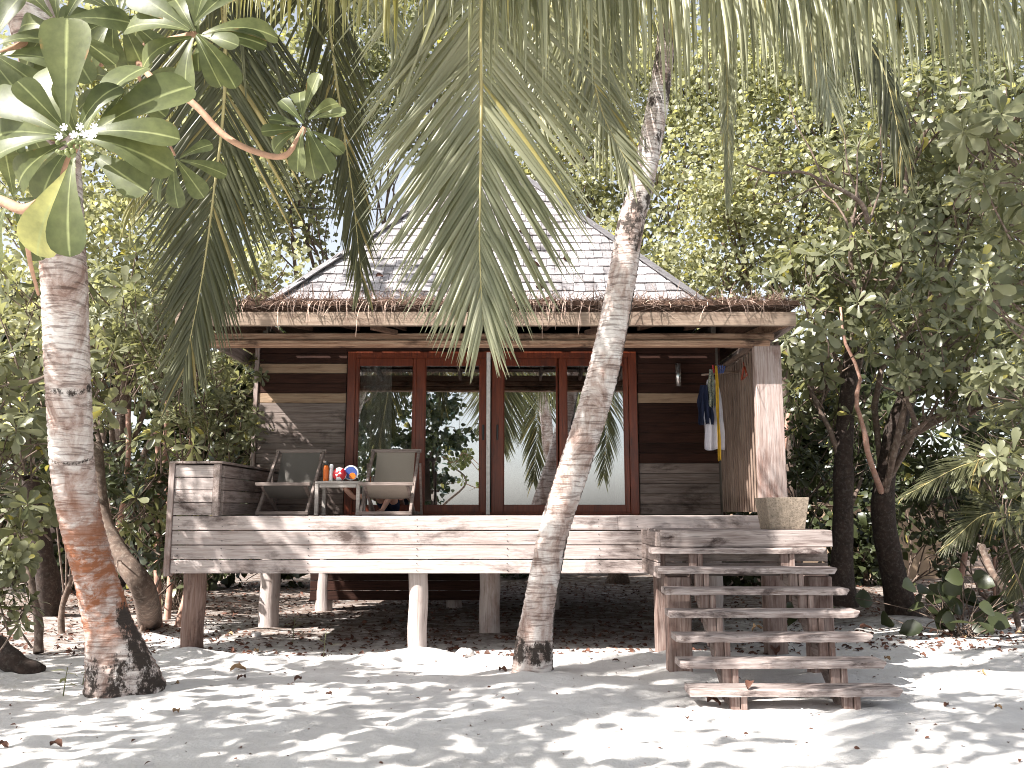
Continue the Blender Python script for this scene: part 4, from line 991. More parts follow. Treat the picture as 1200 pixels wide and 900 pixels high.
def tree(label, cat, name, base, clumps, kind='small', bark='bark', trunk_r=.16, leafm='leaf_small', nleaf=900, leaf=.11, seed=1, nros=26, fork=.45, stems=None, group=None, visible=True):
    rr = random.Random(seed); ra = np.random.RandomState(seed)
    t = thing(name, label, cat, base, group); base = Vector(base)
    cen = sum((Vector(c[:3]) for c in clumps), Vector())/len(clumps)
    fk = base.lerp(Vector((cen.x, cen.y, max(c[2] for c in clumps)*.8)), fork)
    tb = MB(); stp = stems or [base-Vector((0, 0, .15)), base.lerp(fk, .4)+Vector((rr.uniform(-.15, .15), rr.uniform(-.15, .15), 0)), fk]
    pts = catmull(stp, 16); rad = trunk_r*np.linspace(1.0, .62, 16); rad[0] *= 1.5; rad[1] *= 1.2
    tb.tube([tuple(p) for p in pts], list(rad*(1+.05*ra.randn(16))), 14); tb.build('trunk', bark, t, True)
    bb = MB(); tw = MB(); tips = []
    for c in clumps:
        cv = Vector(c[:3]); r = c[3]; k = rr.randint(7, 15); st_ = Vector(pts[k]); lp_ = limb(bb, st_, cv, trunk_r*.30, trunk_r*.10, 9, .10, 7, rr)
        for q in range(c[4] if len(c) > 4 else 7):
            d = Vector((rr.gauss(0, 1), rr.gauss(0, 1), rr.gauss(0, .8))).normalized()
            e = cv+Vector((d.x, d.y, d.z*.75))*r*rr.uniform(.5, .95); s_ = lp_[rr.randint(4, 8)]
            tp_ = limb(bb, s_, e, trunk_r*.12, .008, 6, .12, 5, rr); tips.append((cv, r))
    if kind == 'small':
        bb.build('branches', bark if bark != 'barkdark' else 'bark', t, True)
        Ps = []
        for c in clumps:
            n_ = int(nleaf*c[3]**2); sub = max(10, n_//26)
            sc_ = nrm(ra.randn(sub, 3))*(ra.rand(sub, 1)**.42)*np.array([1, 1, .78])*c[3]+np.array(c[:3])
            k = ra.randint(0, sub, n_); Ps.append(sc_[k]+ra.randn(n_, 3)*np.array([1, 1, .7])*.17*min(1.3, c[3]))
        Ps = np.concatenate(Ps); n_ = len(Ps)
        D = nrm(ra.randn(n_, 3)*np.array([1, 1, .5])+np.array([0, 0, -.45])); U_ = nrm(ra.randn(n_, 3)*.8+np.array([-.25, -.45, .8]))
        ln = leaf*ra.uniform(.65, 1.25, n_)
        leaves('crown', Ps, D, U_, ln, ln*.85, leafm, t, wp=[.25, 1., .8, .05], curl=.5, fold=.15, ra=ra)
    else:
        Cn, Ax = [], []
        for c in clumps:
            n_ = int(nros*c[3]**2); d = nrm(ra.randn(n_, 3)); cv = np.array(c[:3])
            Cn.append(cv+d*np.array([1, 1, .85])*c[3]*(ra.rand(n_, 1)**.30)); Ax.append(nrm(d+np.array([-.1, -.25, .55])+ra.randn(n_, 3)*.3))
        Cn = np.concatenate(Cn); Ax = np.concatenate(Ax)
        keep = Cn[:, 2] > .12; Cn, Ax = Cn[keep], Ax[keep]
        tb2 = bb
        for i in range(0, len(Cn), 2): 
            a = Vector(Cn[i]); c_ = Vector(Cn[i])-Vector(Ax[i])*leaf*1.9+Vector((0, 0, -leaf*.8)); tb2.tube([a, a.lerp(c_, .5)-Vector((0, 0, .02)), c_], [.006, .008, .010], 5, caps=False)
        bb.build('branches', bark if bark != 'barkdark' else 'bark', t, True)
        rosettes('crown', Cn, Ax, leaf*ra.uniform(.8, 1.2, len(Cn)), leafm, t, 12, seed=seed)
    return t
def cl(*a): return [tuple(x) for x in a]
def pc(px, py, Y, r, n=7): v = P(px, py, Y); return (v.x, v.y, v.z, r, n)

# ---- woodland behind the house
tree('tall round-leaved tree behind the left hip of the roof, sky showing through it', 'tree', 'round_leaf_tree', (-3.4, 18.5, 0), cl(pc(340, 230, 18, 1.7), pc(455, 120, 18.5, 1.7), pc(390, 40, 18, 2.0), pc(520, 30, 19, 1.9), pc(300, 110, 17.5, 1.8)), leafm='leaf_small', nleaf=850, leaf=.12, seed=21, trunk_r=.2)
tree('sunlit pale-leaved tree right behind the roof peak', 'tree', 'round_leaf_tree', (2.2, 18.2, 0), cl(pc(660, 120, 18, 2.0), pc(760, 210, 17.6, 1.6), pc(700, 10, 18, 2.2), pc(600, 50, 18.5, 1.8), pc(800, 110, 17.6, 1.8), pc(745, 290, 17.2, 1.1), pc(640, 200, 17.8, 1.2)), leafm='leaf_pale', nleaf=1150, leaf=.115, seed=22, trunk_r=.2)
tree('wide pale-leaved tree behind the right end of the eave', 'tree', 'round_leaf_tree', (5.3, 16.8, 0), cl(pc(850, 300, 16, 1.5), pc(900, 200, 16, 1.8), pc(980, 280, 15.6, 1.5), pc(870, 100, 16.4, 1.9), pc(960, 120, 16, 1.8), pc(930, 20, 16.5, 2.0), pc(860, 230, 15.5, 1.1)), leafm='leaf_pale', nleaf=1300, leaf=.10, seed=23, trunk_r=.2)
tree('tall dense tree in the back on the far right', 'tree', 'round_leaf_tree', (9.5, 17.5, 0), cl(pc(1060, 180, 16.5, 2.0), pc(1150, 270, 16, 1.8), pc(1100, 60, 17, 2.2), pc(1190, 120, 16.5, 2.0), pc(1040, 300, 16, 1.5), pc(1180, 380, 16, 1.6)), leafm='leaf_small', nleaf=1150, leaf=.11, seed=24, trunk_r=.22)
tree('tall dense tree in the back on the far left', 'tree', 'round_leaf_tree', (-7.5, 16.5, 0), cl(pc(60, 200, 15.5, 1.9), pc(160, 280, 15, 1.7), pc(250, 200, 15.6, 1.7), pc(110, 90, 16, 2.0), pc(220, 60, 16, 2.0), pc(20, 330, 15, 1.6), pc(130, 380, 14.6, 1.4), pc(300, 320, 14.6, 1.1)), leafm='leaf_pale', nleaf=1150, leaf=.105, seed=25, trunk_r=.2)
# far row closing the wood
for i, (x, y, h, lb) in enumerate([(-14, 21, 6.5, 'dark crown deep in the wood at the far left'), (-9.5, 24, 7, 'dark crown between the two left back trees'), (-4.5, 25, 6, 'low dark crown far behind the left roof slope'),
                     (0, 26, 6, 'dark tree far behind the middle of the bungalow'), (4.5, 25, 7, 'dark tree far behind the right roof slope'), (9.5, 25, 8, 'tall dark tree far behind the tan wall'), (15, 22, 8, 'dark crown deep in the wood at the far right')]):
    rr = random.Random(i); c_ = [(x+rr.uniform(-2.6, 2.6), y+rr.uniform(-1.2, 1.2), .9+(h-.9)*k_/10, rr.uniform(1.4, 2.1), 3) for k_ in range(11)]
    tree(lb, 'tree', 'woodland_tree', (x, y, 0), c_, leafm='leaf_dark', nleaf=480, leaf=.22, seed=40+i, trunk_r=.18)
# ---- right side
B5 = H(985, 700); 
tree('dark straight tree trunk right of the steps with large glossy leaves above', 'tree', 'broad_leaf_tree', (3.95, 11.3, 0),
     cl(pc(960, 400, 11.0, .75), pc(1010, 330, 11.2, .9), pc(950, 320, 11.6, .7), pc(1075, 250, 11.0, .9), pc(1010, 210, 11.6, .9), pc(965, 470, 11.4, .5)), kind='ros', bark='barkdark', trunk_r=.15, leafm='leaf_big', nros=52, leaf=.23, seed=31,
     stems=[P(985, 700, 11.3)-V3((0, 0, .1)), P(988, 600, 11.3), P(990, 500, 11.3), P(1000, 400, 11.2)])
b3 = H(1060, 728)
gn = tree('gnarled forked tree with pale lichen trunk and pink limb at the right', 'tree', 'broad_leaf_tree', tuple(b3),
     cl(pc(1080, 400, 10.2, .8), pc(1150, 330, 10.0, .9), pc(1190, 440, 9.8, .7), pc(1100, 470, 10.4, .45), pc(1160, 220, 10.2, .9), pc(1100, 130, 10.4, .9), pc(1195, 130, 10, .9)), kind='ros', bark='barkdark', trunk_r=.17, leafm='leaf_big', nros=50, leaf=.22, seed=32,
     stems=[P(1062, 728, b3.y)-V3((0, 0, .1)), P(1040, 640, b3.y-.1), P(1035, 580, b3.y-.2), P(1050, 500, b3.y-.3), P(1080, 430, b3.y-.4)])
for nm, pts, r0, r1, lb in [('pink_limb', [(1056, 670, 11.75), (1048, 625, 11.72), (1035, 582, 11.45), (1018, 535, 11.0), (1013, 505, 10.95), (1003, 470, 10.9), (1008, 440, 10.9), (990, 400, 10.8), (985, 360, 10.8)], .05, .015, 'smooth pink limb rising from the gnarled fork'),
                  ('bare_branch', [(875, 193, 9.4), (905, 203, 9.5), (940, 201, 9.6), (965, 213, 9.7), (985, 222, 9.8), (1003, 233, 9.85), (1012, 243, 9.9), (1018, 262, 9.95)], .010, .034, 'bare brown branch crossing above the eave at the right')]:
    b = MB(); b.tube([tuple(p) for p in catmull([P(*q) for q in pts], 16)], list(np.linspace(r0, r1, 16)*(1+.1*np.sin(np.arange(16)*2.1))), 9)
    if nm == 'bare_branch':
        for (u, v_) in (((1010, 240, 9.88), (980, 110, 9.9)), ((1003, 233, 9.85), (1012, 150, 10)), ((965, 213, 9.7), (925, 110, 9.8)), ((975, 217, 9.75), (900, 240, 9.7)), ((1018, 262, 9.95), (1040, 120, 10.2))): limb(b, P(*u), P(*v_), .014, .004, 9, .07, 6, random)
    setp(b.build(nm, 'barkpink' if nm == 'pink_limb' else 'bark', gn, True), lb)
def ros_shrub(label, base, clumps, m='leaf_big', leaf=.2, nros=60, seed=50, name='beach_shrub'):
    return tree(label, 'shrub', name, base, clumps, kind='ros', bark='bark', trunk_r=.042, leafm=m, nros=nros, leaf=leaf, seed=seed, fork=.2)
ros_shrub('leafy shrub with broad rosettes filling the lower right edge', (5.6, 9.2, 0), cl(pc(1185, 520, 8.6, .45), pc(1215, 440, 8.4, .6), pc(1150, 560, 9.4, .35), pc(1230, 600, 8.6, .5)), seed=51, leaf=.2)
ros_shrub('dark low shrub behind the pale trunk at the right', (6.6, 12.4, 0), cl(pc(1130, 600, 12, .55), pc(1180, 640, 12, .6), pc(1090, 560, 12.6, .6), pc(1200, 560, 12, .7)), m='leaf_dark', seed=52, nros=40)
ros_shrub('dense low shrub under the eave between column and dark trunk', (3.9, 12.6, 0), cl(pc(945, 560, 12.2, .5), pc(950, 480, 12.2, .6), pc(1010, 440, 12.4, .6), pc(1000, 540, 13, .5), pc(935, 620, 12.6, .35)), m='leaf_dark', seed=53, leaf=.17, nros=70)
ros_shrub('overhanging rosette shrub with large leaves high at the right edge', (6.6, 6.2, 0), cl(pc(1160, 150, 6.6, .35), pc(1210, 220, 6.3, .45), pc(1185, 330, 6.5, .3)), seed=54, leaf=.2, nros=75)
ros_shrub('leafy shrub in the wood right of the forked tree', (8.3, 13.5, 0), cl(pc(1160, 480, 13, .9), pc(1080, 520, 14, .8), pc(1200, 560, 12.6, .8), pc(1030, 480, 14.5, .8)), m='leaf_dark', seed=55, leaf=.22, nros=36)
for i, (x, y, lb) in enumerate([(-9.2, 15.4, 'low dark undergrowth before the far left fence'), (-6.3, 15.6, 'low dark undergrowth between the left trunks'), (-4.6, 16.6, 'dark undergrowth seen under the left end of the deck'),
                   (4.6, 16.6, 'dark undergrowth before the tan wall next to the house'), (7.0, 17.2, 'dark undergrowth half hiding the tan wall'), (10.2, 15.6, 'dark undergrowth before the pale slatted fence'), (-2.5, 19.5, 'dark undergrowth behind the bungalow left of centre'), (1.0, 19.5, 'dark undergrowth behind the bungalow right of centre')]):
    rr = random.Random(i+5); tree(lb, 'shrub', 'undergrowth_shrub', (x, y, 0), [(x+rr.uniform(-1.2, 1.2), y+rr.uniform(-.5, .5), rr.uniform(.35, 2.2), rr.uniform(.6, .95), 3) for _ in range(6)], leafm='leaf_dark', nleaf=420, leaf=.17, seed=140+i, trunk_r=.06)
ros_shrub('dark leafy shrub hiding the tan wall between the forked tree and the right edge', (6.6, 14.4, 0), cl(pc(1090, 600, 14, .7), pc(1140, 560, 14, .8), pc(1110, 660, 13.6, .4), pc(1170, 620, 13.6, .6), pc(1060, 520, 14.4, .6)), m='leaf_dark', seed=57, leaf=.2, nros=60)
# seagrape clump
def disc_plant(label, base, n, leaf, spread, h, seed, m='leaf_big', wf=.95):
    ra = np.random.RandomState(seed); t = thing('seagrape_plant', label, 'plant', tuple(base)); b = MB(); P_, D_, U_ = [], [], []
    for i in range(n):
        e = Vector(base)+Vector((ra.normal(0, spread), ra.normal(0, spread*.7), abs(ra.normal(h*.6, h*.3))+.08)); s_ = Vector(base)+Vector((ra.normal(0, spread*.3), ra.normal(0, spread*.3), -.02))
        limb(b, s_, e, .007, .004, 5, .1, 5, random); P_.append(e); d = ra.randn(3)*[1, 1, .3]; D_.append(d+np.array([0, 0, -.3])); U_.append(ra.randn(3)*.5+[0, -.7, .8])
    b.build('stems', 'bark', t, True); leaves('foliage', np.array([tuple(p) for p in P_]), np.array(D_), np.array(U_), leaf*ra.uniform(.7, 1.15, n), leaf*wf*ra.uniform(.8, 1.05, n), m, t, wp=[.3, .95, 1., .75, .08], curl=.3, ra=ra)
    return t
disc_plant('dark seagrape with round leaves at the foot of the trees right of the steps', H(1130, 745), 46, .24, .38, .5, 60, 'leaf_dark')
disc_plant('seagrape with round yellowing leaves beside the left stilt', H(205, 715), 60, .17, .3, .85, 61)
disc_plant('short strap-leaved plant behind the right end of the steps', P(955, 730, 9.9)*1, 16, .34, .16, .35, 62, 'leaf_dark', .28)
# small fan/young palms at the right
yp = thing('young_palm', 'young palm with arching narrow leaflets at the right edge', 'young palm', tuple(P(1215, 740, 9.6)))
yb = P(1222, 600, 9.6)
for i, pts in enumerate([[(1222, 600, 9.6), (1180, 540, 9.3), (1130, 545, 9.1), (1062, 580, 8.9)], [(1222, 600, 9.6), (1190, 600, 9.3), (1150, 605, 9.1), (1110, 640, 9.0)], [(1222, 600, 9.6), (1205, 640, 9.4), (1190, 690, 9.3)], [(1222, 600, 9.6), (1230, 500, 9.6), (1200, 470, 9.4), (1160, 480, 9.2)]]):
    frond(yp, [P(*q) for q in pts], L=.55, n=60, wd=.020, m='frond_dark', N0=(0, -.8, .7), a0=50, a1=12, droop=.04, sag=.05, lj=.2, seed=70+i, rw=.01)
b = MB(); b.tube([tuple(V3((yb.x, yb.y, -.1))), tuple(V3((yb.x+.03, yb.y, .7))), tuple(yb)], [.09, .07, .05], 12); b.build('trunk', 'palmbark', yp, True)
# bare stems at the right
for i, (a, c_, r, lb) in enumerate([((1150, 640, 11.5), (1195, 740, 10.5), .05, 'dark slanting branch leaning on the ground at the right edge'), ((1120, 735, 12.5), (1133, 610, 12.8), .05, 'pale thin stem behind the seagrape'), ((935, 640, 13), (925, 480, 13.2), .06, 'thin brown stem just right of the stone planter'),
                    ((960, 650, 12.5), (1010, 560, 12.8), .045, 'crooked pale stem behind the dark trunk'), ((1165, 700, 13), (1160, 560, 13.2), .035, 'thin sunlit stem near the right edge'), ((1180, 690, 13.4), (1190, 540, 13.6), .03, 'thin sunlit stem nearest the right edge')]):
    b = MB(); p, q = P(*a), P(*c_); 
    if i: p.z = min(p.z, -.05)
    limb(b, p, q, r, r*.6, 10, .05, 9, random); setp(b.build('sapling', 'barkpink' if i in (1, 2, 4, 5) else 'bark', None, True), lb, 'sapling')
# ---- left side
ros_shrub('tall broad-leaved shrub behind the left palm trunk', (-5.4, 10.6, 0), cl(pc(130, 440, 10.2, .75), pc(200, 520, 10.4, .55), pc(30, 420, 10, .8), pc(160, 350, 10.6, .7), pc(50, 330, 10.4, .7), pc(170, 600, 10.4, .35)), seed=80, leaf=.22, nros=46)
ros_shrub('low broad-leaved shrub at the left edge beside the palm', (-5.6, 8.6, 0), cl(pc(20, 520, 8.2, .5), pc(60, 480, 8.8, .4), pc(-20, 600, 8, .5), pc(45, 590, 8.6, .3), pc(0, 450, 8.2, .4)), seed=81, leaf=.22, nros=60)
ros_shrub('small rosette shrub over the driftwood stump at the left edge', (-4.75, 7.75, 0), cl(pc(10, 650, 7.4, .22), pc(20, 715, 7.4, .16), pc(-10, 690, 7.3, .2)), seed=82, leaf=.17, nros=160)
ros_shrub('shrub growing up beside the storage cabinet', (-4.2, 11.6, 0), cl(pc(270, 500, 11.2, .55), pc(300, 450, 11.4, .5), pc(235, 470, 11.2, .5), pc(305, 520, 11.2, .3), pc(225, 560, 11.4, .4), pc(250, 420, 11.8, .5), (-4.25, 9.95, 3.75, .5, 5), (-4.1, 9.9, 3.0, .4, 5), (-3.95, 10.2, 3.35, .3, 4)), m='leaf_big', seed=83, leaf=.13, nros=130)
ros_shrub('dark undergrowth shrub behind the left stilts', (-5.2, 13.2, 0), cl(pc(215, 620, 13, .6), pc(150, 560, 13.4, .7), pc(270, 600, 13.6, .5), pc(90, 560, 13.5, .7), pc(240, 660, 12.6, .35)), m='leaf_dark', seed=84, leaf=.18, nros=60)
ros_shrub('low leafy shrub reaching the ground between the palm foot and the left stilt', (-4.6, 10.9, 0), cl(pc(195, 650, 10.8, .36), pc(215, 600, 11, .35), pc(180, 575, 10.8, .4), pc(125, 560, 11, .4), pc(225, 665, 11.2, .3)), m='leaf_dark', seed=86, leaf=.19, nros=90)
ros_shrub('dense shrub in the wood left of the palm', (-8.2, 13.2, 0), cl(pc(20, 560, 13, .9), pc(50, 480, 13, 1.0), pc(-30, 480, 12.6, 1.0), pc(10, 640, 12.8, .4)), m='leaf_dark', seed=85, leaf=.2, nros=40)
t = thing('leaning_stump', 'rough brown leaning trunk between the palm and the bungalow', 'trunk', tuple(H(178, 728)))
b = MB(); b.tube([tuple(p) for p in catmull([H(178, 730)-V3((0, 0, .1)), P(168, 690, 9.9), P(140, 650, 9.9), P(118, 600, 10.1), P(112, 520, 10.3)], 16)], list(interp([.15, .13, .11, .10, .08], 16)), 14); b.build('trunk', 'bark', t, True)
b = MB(); 
for (a, c_) in (((128, 640, 11.2), (150, 480, 11.4)), ((192, 640, 11.2), (182, 500, 11.2)), ((205, 560, 11.8), (196, 470, 11.8)), ((215, 600, 11.2), (228, 480, 11.4))):
    b = MB(); p = P(*a); p.z = -.05; limb(b, p, P(*c_), .05, .03, 9, .05, 8, random)
    setp(b.build('sapling', 'barkpink', None, True), {128: 'thin stem just right of the left palm', 192: 'pink stem left of the storage cabinet', 205: 'slim stem rising behind the cabinet corner', 215: 'stem close against the cabinet corner'}[a[0]], 'sapling')
b = MB(); p = H(30, 785); limb(b, p+V3((-.6, .1, .25)), p+V3((.15, 0, -.03)), .15, .07, 10, .07, 12, random, True)
setp(b.build('driftwood_stump', 'barkdark', None, True), 'dark driftwood stump on the sand at the left edge', 'stump')
b = MB(); p = H(45, 765); limb(b, p, p+V3((-.25, .1, .9)), .05, .03, 8, .05, 9, random); setp(b.build('sapling', 'bark', None, True), 'short bent stem beside the driftwood stump', 'sapling')
b = MB(); limb(b, H(60, 722)-V3((0, 0, .05)), P(35, 560, 11.3), .16, .10, 10, .04, 12, random); setp(b.build('tree_trunk', 'barkdark', None, True), 'dark trunk in the shade left of the palm', 'trunk')
# thin branches seen against foliage
b = MB(); limb(b, P(-20, 470, 9.4), P(55, 440, 9.2), .03, .02, 9, .12, 8, random); setp(b.build('bare_branch', 'bark', None, True), 'curved dark branch left of the palm trunk', 'branch')
# sapling and seedlings
def seedling(label, p, h, n, seed, wd=.3):
    ra = np.random.RandomState(seed); t = thing('seedling', label, 'seedling', tuple(p)); b = MB(); b.tube([tuple(p-V3((0, 0, .02))), tuple(p+V3((.01, 0, h*.6))), tuple(p+V3((.02, 0, h)))], [.006, .004, .003], 6); b.build('stem', 'leaf_small', t)
    k = np.arange(n); D = np.stack([np.cos(k*2.4), np.sin(k*2.4), ra.uniform(.0, .7, n)], -1); Ps = np.array(tuple(p))+np.stack([k*0+.01, k*0, h*(.35+.65*k/n)], -1)
    leaves('foliage', Ps, D, np.tile([0, 0, 1.], (n, 1))+.01, h*.6*ra.uniform(.7, 1.1, n), h*.6*wd, 'leaf_small', t, wp=[.2, .8, 1, .6, .05], curl=.5, ra=ra)
seedling('small green seedling on the sand left of the palm foot', H(74, 815), .22, 5, 1); seedling('green seedling on the sand under the deck edge', H(343, 752), .28, 9, 2, .22); seedling('thin grass-like sprout beside the sand ridge', H(379, 770), .26, 4, 3, .08)
seedling('small sprout beside the foot of the left palm', H(97, 800), .12, 4, 4)
b = MB(); strip_pts = catmull([H(168, 735)+V3((0, 0, .02)), H(160, 715)+V3((-.05, 0, .3)), P(138, 690, 9.2)+V3((0, 0, .3)), P(135, 690, 9.1)], 12); b.tube([tuple(p) for p in strip_pts], list(np.linspace(.012, .004, 12)), 6)
setp(b.build('dry_stalk', 'thatch', None, True), 'dry bent stalk leaning beside the brown leaning trunk', 'stalk')

# ------------------------------------------------------------------ foreground branch with big leaf rosettes (top left)
fs_ = thing('beach_naupaka', 'foreground shrub branch with large rosettes and a white flower cluster at the top left', 'shrub', (-2.2, 1.0, 0))
def bigros(px, py, Y, L, leafs, m='leaf_near', seed=0, ax=None):
    "leafs: list of (picture angle in degrees, length factor, tilt towards the viewer)"
    ra = np.random.RandomState(seed); c = np.array(tuple(P(px, py, Y))); P_, D_, U_, LN, WD = [], [], [], [], []
    for (an, lf, tilt) in leafs:
        a = math.radians(an); d = np.array([math.cos(a), -tilt, math.sin(a)]); P_.append(c+nrm(d)*.012+np.array([0, .012, 0])*ra.randn()); D_.append(d)
        U_.append(np.array([-math.cos(a)*.5, -1., -math.sin(a)*.5+.25])+ra.randn(3)*.22); LN.append(L*lf); WD.append(L*lf*ra.uniform(.36, .44))
    return leaves('leaf_rosette', np.array(P_), np.array(D_), np.array(U_), np.array(LN), np.array(WD), m, fs_, wp=[.12, .18, .28, .46, .68, .90, 1., .97, .82, .55, .12], ts=[0, .1, .22, .37, .52, .67, .78, .88, .945, .985, 1.], curl=.5, fold=.24, wave=.0, ra=ra)
def fixrib(o):
    me = o.data; n = len(me.vertices); at = me.attributes.new('rib', 'FLOAT', 'POINT'); a = np.tile([1., 0., 1.], n//3).astype(np.float32); at.data.foreach_set('value', a)
K1 = .19
fixrib(bigros(88, 165, 1.30, K1, [(118, .82, .3), (92, .95, .1), (72, .92, .15), (40, 1.05, .0), (8, .85, .25), (-8, .85, .35), (150, .95, .1), (172, 1.0, .1), (190, .85, .3), (-35, .72, .2), (-118, .6, .3), (205, .7, .0), (60, .6, .6), (130, .55, .6), (100, .5, .8)], seed=1))
fixrib(bigros(90, 178, 1.27, K1, [(-90, .84, .2)], 'leaf_near', 2)); fixrib(bigros(84, 182, 1.26, K1, [(-112, .86, .35)], 'leaf_yel', 3))
fixrib(bigros(228, 38, 1.62, K1, [(165, .78, .2), (190, .8, .1), (-100, .66, .3), (-62, .62, .3), (-45, .7, .1), (20, .85, .2), (2, .7, .3), (95, .7, .3), (70, .6, .5), (120, .7, .2), (-20, .5, .5), (145, .85, .1), (-80, .42, .7), (45, .7, .2)], seed=4))
fixrib(bigros(357, 145, 1.75, .115, [(105, .85, .2), (70, .8, .3), (40, .75, .2), (130, .7, .2), (10, .75, .3), (-30, .75, .2), (-60, .95, .1), (-80, .95, .2), (-100, .85, .1), (190, .75, .3), (205, .8, .1), (170, .6, .3)], seed=5))
fixrib(bigros(70, 30, 1.95, K1, [(100, .8, .2), (130, .8, .2), (200, .8, .1), (-30, .8, .1), (10, .85, .1), (-60, .8, .2), (60, .8, .3), (165, .8, .1), (-100, .8, .2), (230, .7, .2)], seed=6))
fixrib(bigros(-15, 60, 1.9, K1, [(0, .9, .2), (30, .9, .1), (-30, .9, .1), (70, .8, .2), (-70, .8, .2), (-50, .8, .2)], seed=7)); fixrib(bigros(150, 100, 2.3, K1, [(20*k, .8, .1+.1*(k % 3)) for k in range(0, 18, 2)], seed=8))
fixrib(bigros(15, 235, 1.9, K1, [(25*k, .75, .1+.1*(k % 3)) for k in range(0, 14, 2)], seed=9)); fixrib(bigros(205, 185, 2.6, K1, [(-10, .8, .1), (-50, .8, .2), (-90, .8, .1), (-130, .8, .1), (30, .6, .2)], seed=10)); fixrib(bigros(140, 20, 2.1, K1, [(30*k, .8, .1+.1*(k % 3)) for k in range(12)], seed=12))
fixrib(bigros(20, 130, 2.2, K1, [(30*k, .8, .1+.1*(k % 3)) for k in range(12)], seed=13))
for pts, r0, r1 in [([(150, 60, 2.3), (185, 98, 1.9), (225, 120, 1.8), (262, 158, 1.78), (300, 178, 1.76), (335, 182, 1.75), (357, 150, 1.75)], .0085, .006), ([(-60, 215, 1.6), (0, 235, 1.5), (30, 245, 1.45), (60, 225, 1.4), (88, 168, 1.31)], .011, .008), ([(30, 245, 1.45), (34, 300, 1.6), (45, 345, 1.75)], .006, .003),
                    ([(-40, 120, 2.2), (60, 100, 2.2), (150, 60, 2.3), (228, 40, 1.64)], .011, .007), ([(-60, 90, 2.3), (-15, 70, 1.95), (70, 32, 1.97)], .011, .006), ([(150, 60, 2.3), (180, 130, 2.6), (205, 182, 2.62)], .006, .004)]:
    b = MB(); b.tube([tuple(p) for p in catmull([P(*q) for q in pts], 28)], list(np.linspace(r0, r1, 28)), 10); b.build('branch', 'twig', fs_, True)
b = MB(); mainst = catmull([V3((-2.2, 1.0, -.1)), V3((-2.0, 1.2, 1.2)), P(-60, 215, 1.6), P(-40, 120, 2.2)], 20); b.tube([tuple(p) for p in mainst], list(np.linspace(.05, .014, 20)), 10); b.build('stem', 'bark', fs_, True)
b = MB(); ra = np.random.RandomState(4)
for i in range(9):
    c = P(88+ra.uniform(-20, 24), 158+ra.uniform(-9, 3), 1.24+ra.uniform(-.01, .01)) 
    for k in range(5):
        a = k*1.2566+i; d = V3((math.cos(a), -.4, math.sin(a))); q = c+d*.0062; s_ = V3((-math.sin(a), 0, math.cos(a)))*.0022; b.add([c-s_*.5, c+s_*.5, q+s_, q-s_], [(0, 1, 2, 3)])
b.build('flower_cluster', 'flower', fs_)
b = MB()
for i in range(26):
    c = P(85+ra.uniform(-22, 20), 172+ra.uniform(-8, 12), 1.255+ra.uniform(-.01, .01)); b.lathe(c, [(.001, -.004), (.0035, -.001), (.0032, .002), (.001, .004)], 7)
b.build('buds', 'leaf_near', fs_, True)

# ------------------------------------------------------------------ off-frame trees that throw the dappled shade (they also show in the door glass)
tree('seaside tree standing behind the viewer on the left, mirrored in the door panes', 'tree', 'seaside_tree', (-6.5, 1.6, 0), [(-6.2, 2.6, 5.0, 1.5, 6), (-4.6, 1.4, 5.6, 1.3, 6), (-7.6, 3.6, 4.6, 1.4, 6), (-5.4, 3.4, 6.4, 1.3, 6), (-7.0, 1.0, 5.8, 1.4, 6), (-3.3, .6, 5.8, 1.0, 6), (-2.2, 2.0, 6.6, 1.2, 6), (-.7, 1.5, 6.9, 1.2, 6), (.7, 2.0, 7.4, 1.0, 5), (-8.4, 5.2, 4.4, 1.2, 6)], leafm='leaf_small', nleaf=290, leaf=.17, seed=90, trunk_r=.16)
tree('seaside tree standing left of the view with leaves over the sand', 'tree', 'seaside_tree', (-8.2, 5.4, 0), [(-7.4, 5.2, 5.8, 1.1, 6), (-6.4, 4.6, 4.8, 1.0, 6), (-8.4, 6.6, 4.6, 1.2, 6), (-6.6, 6.6, 6.6, 1.1, 6), (-5.8, 8.0, 5.6, .8, 5), (-5.0, 8.7, 8.5, .8, 5)], leafm='leaf_small', nleaf=230, leaf=.17, seed=91, trunk_r=.12)

tree('dense beach tree behind the viewer, dark against the sky in the left door panes', 'tree', 'seaside_tree', (-3.6, -6.4, 0), [(-3.4, -6.4, 3.2, 1.2, 6), (-2.2, -6.2, 4.2, 1.2, 6), (-3.2, -6.8, 5.4, 1.4, 6), (-4.8, -6.2, 4.4, 1.4, 6), (-2.0, -6.6, 5.8, .9, 6), (-4.4, -6.6, 2.4, 1.2, 6), (-2.5, -6.2, 2.4, .8, 6), (-5.4, -6.2, 5.2, 1.3, 6), (-3.4, -6.3, 1.6, .9, 5)], leafm='leaf_dark', nleaf=460, leaf=.2, seed=92, trunk_r=.16)
for i, (x, y, z0, z1) in enumerate([(.60, .2, 2.15, 5.2), (1.7, -1.9, 3.2, 5.4), (2.45, -.4, 2.3, 5.4)]):
    frond(npalm, [nc, V3((x*.7+.1, 1.6, 7.0)), V3((x*.9, y+.9, 6.6)), V3((x, y+.1, z1)), V3((x+.05, y, (z0+z1)/2)), V3((x-.05, y, z0))], L=1.5, n=150, wd=.04, m='frond_dark', N0=(.1, 1, .2), a0=66, a1=18, aexp=1.2, droop=.03, sag=.0, seed=30+i)
